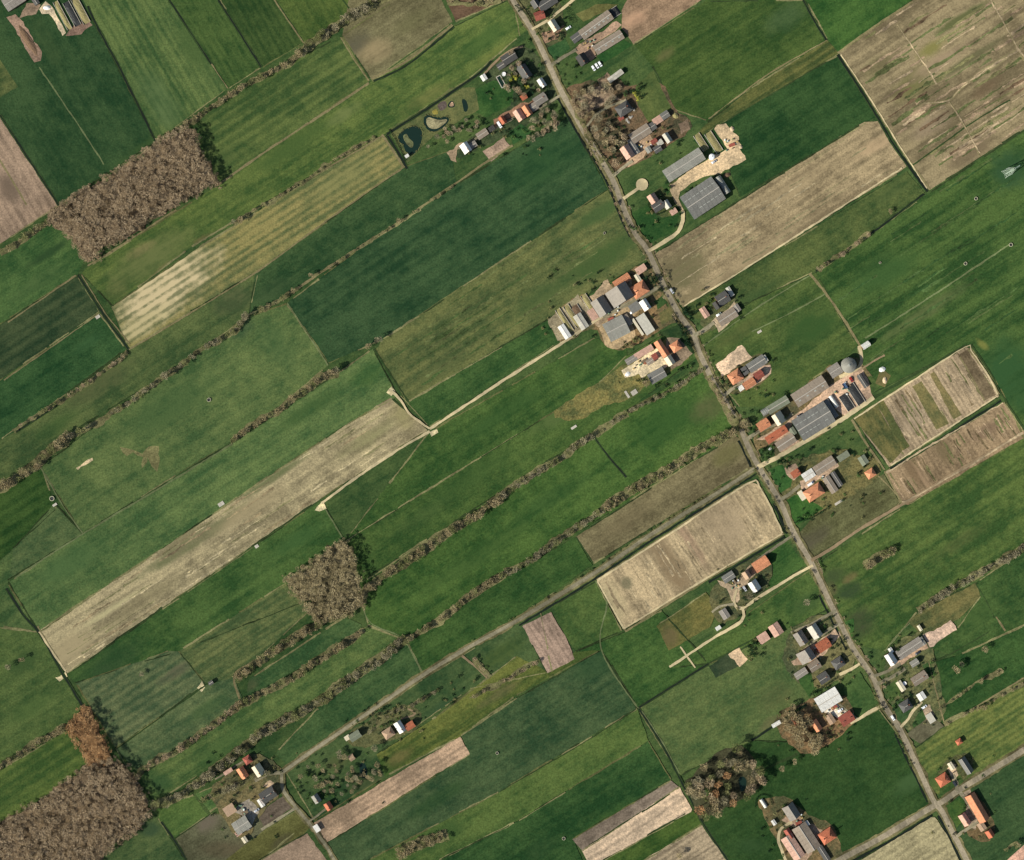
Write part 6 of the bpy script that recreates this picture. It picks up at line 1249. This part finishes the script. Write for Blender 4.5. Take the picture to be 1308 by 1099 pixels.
part('wall', lathe([(5.8, 0), (5.8, 4.2)]), CONC, o); part('cover', lathe([(6.0, 4.21), (5.2, 5.0), (3, 6.4), (.3, 7.6)]), RM['cool'], o)
for i in range(8):
    a_ = i*math.pi/4; v, f = [], []; tube(v, f, Vector((5.9*math.cos(a_), 5.9*math.sin(a_), 4.4)), Vector((.3*math.cos(a_), .3*math.sin(a_), 7.65)), .09, .09, 5); part('rib', (v, f), STEEL, o)
X, Y = P(909, 201)
o = thing('white_tank', 'white tank between the clamps and the upper twin barn', 'tank', (X, Y, ground_z(X, Y)))
part('body', lathe([(2.3, 0), (2.3, 3.2), (1.6, 3.9), (.4, 4.2)]), WHITE, o); part('hatch', lathe([(.45, 4.1), (.45, 4.4)], 10), STEEL, o)
def pool(x, y, r, label):
    X, Y = P(x, y); o = thing('garden_pool', label, 'pool', (X, Y, ground_z(X, Y)))
    part('rim', lathe([(r, 0), (r, .9), (r-.25, .9), (r-.25, .6)], 18), WHITE, o); part('cover', lathe([(r-.27, .62), (.1, .8)], 18), WHITE, o)
pool(643.7, 95, 1.6, 'round white covered pool on the villa lawn'); pool(1155, 873, 1.5, 'round white covered pool beside the narrow cream shed')
X, Y = P(640, 104.5); o = thing('swimming_pool', 'dark rectangular swimming pool with a pale rim on the villa lawn', 'pool', (X, Y, ground_z(X, Y)), math.radians(-62))
v, f = [], []
for q in ((-4.9, 4.9, -1.9, -1.4), (-4.9, 4.9, 1.4, 1.9), (-4.9, -4.4, -1.4, 1.4), (4.4, 4.9, -1.4, 1.4)): boxgeo(v, f, *q, 0, .18)
part('rim', (v, f), CONC, o); part('water', ([(-4.4,-1.4,.08),(4.4,-1.4,.08),(4.4,1.4,.08),(-4.4,1.4,.08)], [(0,1,2,3)]), M['pond_water'], o)
# water troughs and ring feeders out in the pastures
TRG = (lathe([(1.5, 0), (1.5, .7), (1.15, .7), (1.15, .25)], 18))
tr_me = mesh('ring', *TRG, surf_mat('old_concrete', (164,160,130), .9, var=.3)); tr_w = mesh('basin', *lathe([(1.14, .26), (1.0, .27)], 18), PLAST)
for x, y, k_, lb in [(267,511,1.1,'round pale feeder in the middle of the big pasture'), (66.5,637,1.3,'large pale ring feeder at the left field corner'), (1246.5,254,.9,'pale feeder near the right-hand ditch'), (1233,337,.9,'pale feeder beside the straight field path'), (1291,313,1.0,'white feeder at the end of the straight field path'),
                     (772,298,.7,'tiny pale feeder in the meadow by the main road'), (1124,336,.6,'tiny pale feeder in the big green field'), (635,962,.8,'pale feeder on the dark strip beside the pink plot'), (720,1071,.9,'pale feeder in the green strip at the bottom')]:
    X, Y = P(x, y); o = thing('ring_feeder', lb, 'feeder', (X, Y, ground_z(X, Y)), 0, 'feeders out in the fields', (k_, k_, 1)); part('ring', tr_me, None, o); part('basin', tr_w, None, o)
def slabs(x, y, L, W, ang, label, m=CONC, name='concrete_slab', cat='slab', h=.3):
    X, Y = P(x, y); o = thing(name, label, cat, (X, Y, ground_z(X, Y)-.02), math.radians({'A': ALONG, 'C': CROSS}.get(ang, ang))); n = max(2, int(L/4))
    for i in range(n): box('panel', -L*S/2+L*S*i/n+.03, -L*S/2+L*S*(i+1)/n-.03, -W*S/2, W*S/2, 0, h, m, o)
for a_ in [(282.5,644,8,5,'A','pale pair of slabs on the edge of the tan strip'), (70,645,6,3,'A','pale slab below the large ring feeder'), (801,504,10,3,'C','pale upright slab row south of the brown tree'), (810,501.5,8,6,'A','pinkish slab stack south of the brown tree'),
           (328,698,5,4,'A','pale slab at the edge of the lined meadow'), (1071,642,11,3,'A','pale slab at the bottom of the garden plot'), (125,405,6,4,'A','pale slab at the culvert by the striped meadow'), (733,546,8,3,'A','pale slabs in the grass of the long plot'), (970,424,6,3,'A','pale slab in the pasture above the sand arena')]: slabs(*a_)
def heap(x, y, rx, ry, hgt, m, label, cat, name, ang=0):
    X, Y = P(x, y); v, f = [], []; n, k_ = 18, 5; r = random.Random(int(x*3+y))
    for j in range(k_+1):
        q = 1-j/(k_+.6)
        for i in range(n): a_ = 6.2832*i/n; w_ = q*(1+r.uniform(-.13, .13)); v.append((rx*S*w_*math.cos(a_), ry*S*w_*math.sin(a_), hgt*(1-q**1.6)+r.uniform(-.06, .06)-(.1 if j == 0 else 0)))
    for j in range(k_):
        for i in range(n): f.append((j*n+i, j*n+(i+1) % n, (j+1)*n+(i+1) % n, (j+1)*n+i))
    f.append(tuple(k_*n+i for i in range(n)))
    tag_ = thing(name, label, cat, (X, Y, ground_z(X, Y)), math.radians(ang), me=mesh(name, v, f, m)); return tag_
SANDM = surf_mat('loose_sand', (196,172,138), .95, var=.4, nscale=1.2); CHALK = surf_mat('chalk', (228,224,212), .95, var=.2, nscale=1.5); RUST = surf_mat('rusty_scrap', (132,84,60), .9, var=.5, nscale=1.6)
for a_ in [(36,52,5,24,1.0,HUSK,'long brown muck heap in the dark top left field','muck heap','muck_heap',33), (1127,472,4.5,3.2,1.4,CHALK,'white heap of chalk on the rough corner','chalk heap','chalk_heap',20), (1130,486,3,4.5,1.2,SANDM,'pale sand heap on the rough corner','sand heap','sand_heap',0), (60,10,5,3,1.4,CHALK,'white rubble heap in the top left yard','rubble heap','rubble_heap',0),
           (935,165,3,3.5,1.2,SANDM,'sand heap at the tip of the twin barn yard','sand heap','sand_heap',0), (946,188,2.5,2.5,1.0,SANDM,'small sand heap on the edge of the twin barn yard','sand heap','sand_heap',0), (929,224,5,3,1.5,HUSK,'brown muck heap beside the rounded shed','muck heap','muck_heap',20), (824,463,4,3,1.2,RUST,'rusty scrap heap in the cream yard','scrap heap','scrap_heap',0),
           (863,148,4,4,1.4,STRAW,'straw heap at the end of the grove homestead','straw heap','straw_heap',0), (978,473,4,4,.8,SANDM,'pinkish sand heap behind the arena farm','sand heap','sand_heap',0), (802,478,4,3,.9,CHALK,'white rubble at the west end of the cream yard','rubble heap','rubble_heap',30), (1218,980,4,4,1,SANDM,'cream heap of garden sand behind the hipped rust house','sand heap','sand_heap',0)]: heap(*a_)
# cars
CARM = {k_: surf_mat('car_'+k_, c_, .35, var=.03, tint=.02, spec=.5) for k_, c_ in [('white', (238,238,234)), ('dark', (52,56,62)), ('red', (150,46,40)), ('silver', (176,178,180))]}
wheel_me = None
def car(x, y, ang, k_, label, group=None, van=False):
    global wheel_me
    X, Y = P(x, y); o = thing('van' if van else 'parked_car', label, 'van' if van else 'car', (X, Y, ground_z(X, Y)), math.radians({'A': ALONG, 'C': CROSS}.get(ang, ang)), group)
    L, W, H = (5.2, 2.0, 2.1) if van else (4.3, 1.75, 1.45)
    prof = [(-L/2,.35),(L/2,.35),(L/2,.75),(L*.28,.92),(L*.12,H-.05),(-L*.32,H),(-L*.47,.95),(-L/2,.85)] if not van else [(-L/2,.35),(L/2,.35),(L/2,.95),(L*.34,1.15),(L*.22,H),(-L/2,H)]
    n = len(prof); v = [(p, -W/2*(.86 if q > 1.0 else 1), q) for p, q in prof]+[(p, W/2*(.86 if q > 1.0 else 1), q) for p, q in prof]
    f = [tuple(range(n)), tuple(reversed(range(n, 2*n)))]+[(i, i+n, (i+1) % n+n, (i+1) % n) for i in range(n)]
    part('body', (v, f), CARM[k_], o)
    a0, a1 = (.30, .14) if not van else (.33, .23); y_ = W*.4
    z0, z1 = (.93, H-.12) if not van else (1.2, H-.12)
    part('windscreen', ([(L*a0,-y_,z0),(L*a0,y_,z0),(L*a1+.03,y_*.95,z1+.05),(L*a1+.03,-y_*.95,z1+.05)], [(0,1,2,3)]), GLASS, o)
    if wheel_me is None:
        v, f = [], []; tube(v, f, Vector((0,-.1,0)), Vector((0,.1,0)), .32, .32, 12); f += [tuple(range(12)), tuple(range(12, 24))]; wheel_me = mesh('wheel', v, f, TYRE)
    for sx in (-.32, .32):
        for sy in (-1, 1): part('wheel', wheel_me, None, o, (sx*L, sy*W*.46, .32))
car(758,87.5,'C','white','white car nearest the dark-roofed farmhouse, of a row of three'); car(762.3,84.5,'C','white','white car in the middle of the row of three'); car(766.4,82.2,'C','white','white car at the far end of the row of three')
car(638,160,'C','white','white van beside the small rust-roofed shed',van=True); car(918,402,'A','white','white car in front of the long brown-grey barn'); car(1021,531,'A','dark','dark car on the lane of the largest farm')
car(808,398.5,'A','white','white car by the flat dark grey shed'); car(1042,497,'A','silver','silver van along the long brown barn',van=True); car(912,207,'A','silver','silver car at the corner of the upper twin barn'); car(1087,485,'C','red','red car parked in the pink yard') 
car(1035,618,'A','white','white van before the bright orange house',van=True); car(1172,834,'A','dark','dark car on the lane below the long grey barn'); car(1180,903,'A','white','white car on the curved drive'); car(951,752,'C','silver','silver car in the loop drive yard')
car(328,1035,'A','silver','silver car in the grey hamlet yard'); car(1073,907,'A','white','white car in the cream barn yard'); car(1219,1001,'C','dark','dark car on the drive of the hipped rust house'); car(726,36,'A','white','white car beside the topmost lane'); car(858,372,'C','silver','silver car driving on the main road'); car(1140,917,'C','white','white car driving on the lower main road')
# pylon
X, Y = P(1286, 221)
o = thing('pylon', 'tall pale lattice pylon in the dark corner of the right field', 'pylon', (X, Y, ground_z(X, Y)), math.radians(31))
PYL = surf_mat('pylon_steel', (150,164,142), .5, var=.05)
for sx in (-1, 1):
    for sy in (-1, 1):
        v, f = [], []; tube(v, f, Vector((sx*3, sy*3, 0)), Vector((sx*.6, sy*.6, 24)), .22, .16, 4); part('leg', (v, f), PYL, o)
v, f = [], []
for k_ in range(6):
    z0, z1 = k_*4, k_*4+4; r0, r1 = 3-2.4*z0/24, 3-2.4*z1/24
    for (a0, b0), (a1, b1) in (((1,1),(1,-1)), ((1,-1),(-1,-1)), ((-1,-1),(-1,1)), ((-1,1),(1,1))):
        tube(v, f, Vector((a0*r0, b0*r0, z0)), Vector((a1*r1, b1*r1, z1)), .12, .12, 4); tube(v, f, Vector((a1*r0, b1*r0, z0)), Vector((a0*r1, b0*r1, z1)), .12, .12, 4); tube(v, f, Vector((a0*r1, b0*r1, z1)), Vector((a1*r1, b1*r1, z1)), .1, .1, 4)
part('bracing', (v, f), PYL, o)
for z, hl in ((18.5, 6.6), (22.5, 4.6)):
    v, f = [], []
    for s in (-1, 1):
        for y in (-.55, .55): tube(v, f, Vector((0, y, z)), Vector((s*hl, y*.3, z)), .26, .18, 4); tube(v, f, Vector((0, y, z+1.3)), Vector((s*hl, 0, z)), .2, .16, 4)
        for k_ in range(4): tube(v, f, Vector((s*hl*k_/4, -.5, z)), Vector((s*hl*(k_+1)/4, .5, z)), .14, .14, 4)
    part('crossarm', (v, f), PYL, o)
dup_ = {k_: g for k_, g in LABELS.items() if len(g) > 1 and None in g}
if dup_: print('DUPLICATE LABELS', dup_)

# trampled ground at the feeders, and small things lying about the yards
HAY = [surf_mat('bale_wrap', (222,224,214), .4, var=.1), surf_mat('bale_green', (110,138,110), .4, var=.15), surf_mat('bale_straw', (170,146,92), .95, var=.4)]
def lathe_x(r, L, n=14):
    v, f = [], []; tube(v, f, Vector((-L/2, 0, r)), Vector((L/2, 0, r)), r, r, n); f += [tuple(range(n)), tuple(range(n, 2*n))]; return v, f
bale_me = [mesh('round_bale', *lathe_x(.62, 1.2), m_) for m_ in HAY]
PLANK = surf_mat('old_plank', (120,104,82), .9, var=.4, nscale=2); CRATE = surf_mat('blue_paint', (70,92,120), .6, var=.25)
def trailer(x, y, ang, label, m):
    X, Y = P(x, y); o = thing('farm_trailer', label, 'trailer', (X, Y, ground_z(X, Y)), math.radians(ang))
    box('bed', -2.6, 2.2, -1.15, 1.15, .75, .95, m, o)
    for q in ((-2.6, 2.2, -1.2, -1.12), (-2.6, 2.2, 1.12, 1.2)): box('side_board', *q, .95, 1.5, m, o)
    box('drawbar', 2.2, 3.7, -.08, .08, .6, .75, STEEL, o)
    for sx in (-1.6, .9):
        for sy in (-1, 1): part('wheel', wheel_me, None, o, (sx, sy*1.0, .42))
def pallets(x, y, ang, label):
    X, Y = P(x, y); o = thing('pallet_stack', label, 'pallets', (X, Y, ground_z(X, Y)), math.radians(ang))
    for k_ in range(4): box('pallet', -.6+rnd.uniform(-.06, .06), .6, -.5, .5+rnd.uniform(-.06, .06), k_*.16, k_*.16+.13, PLANK, o)
SPOTS = [('twin barn yard', (930,185), 12), ('topmost grey barn yard', (750,58), 8), ('track farm yard', (775,400), 10), ('cream long-plot yard', (820,465), 14), ('largest farm yard', (1075,495), 16), ('orange farmhouse yard', (1045,610), 10), ('loop drive yard', (940,748), 9), ('roadside cluster yard', (1040,832), 9), ('cream barn yard', (1068,908), 9), ('bottom farm yard', (1020,1050), 10), ('hamlet yard', (308,1034), 10), ('homestead yard', (820,190), 9)]
for nm, (x, y), sp in SPOTS:
    for i in range(7):
        px, py = x+rnd.gauss(0, sp*.6), y+rnd.gauss(0, sp*.5); X, Y = P(px, py)
        k_ = rnd.randrange(3); thing('round_bale', ('white wrapped', 'green wrapped', 'yellow straw')[k_]+' round bale lying in the '+nm, 'bale', (X, Y, ground_z(X, Y)), rnd.uniform(0, 6.28), 'bales in the '+nm, me=bale_me[k_])
    trailer(x+rnd.gauss(0, sp*.5), y+rnd.gauss(0, sp*.4), rnd.choice((33, -57, 20)), 'flat farm trailer standing in the '+nm, rnd.choice((PLANK, CRATE, RM['red'])))
    pallets(x+rnd.gauss(0, sp*.5), y+rnd.gauss(0, sp*.4), 33, 'stack of old pallets in the '+nm)
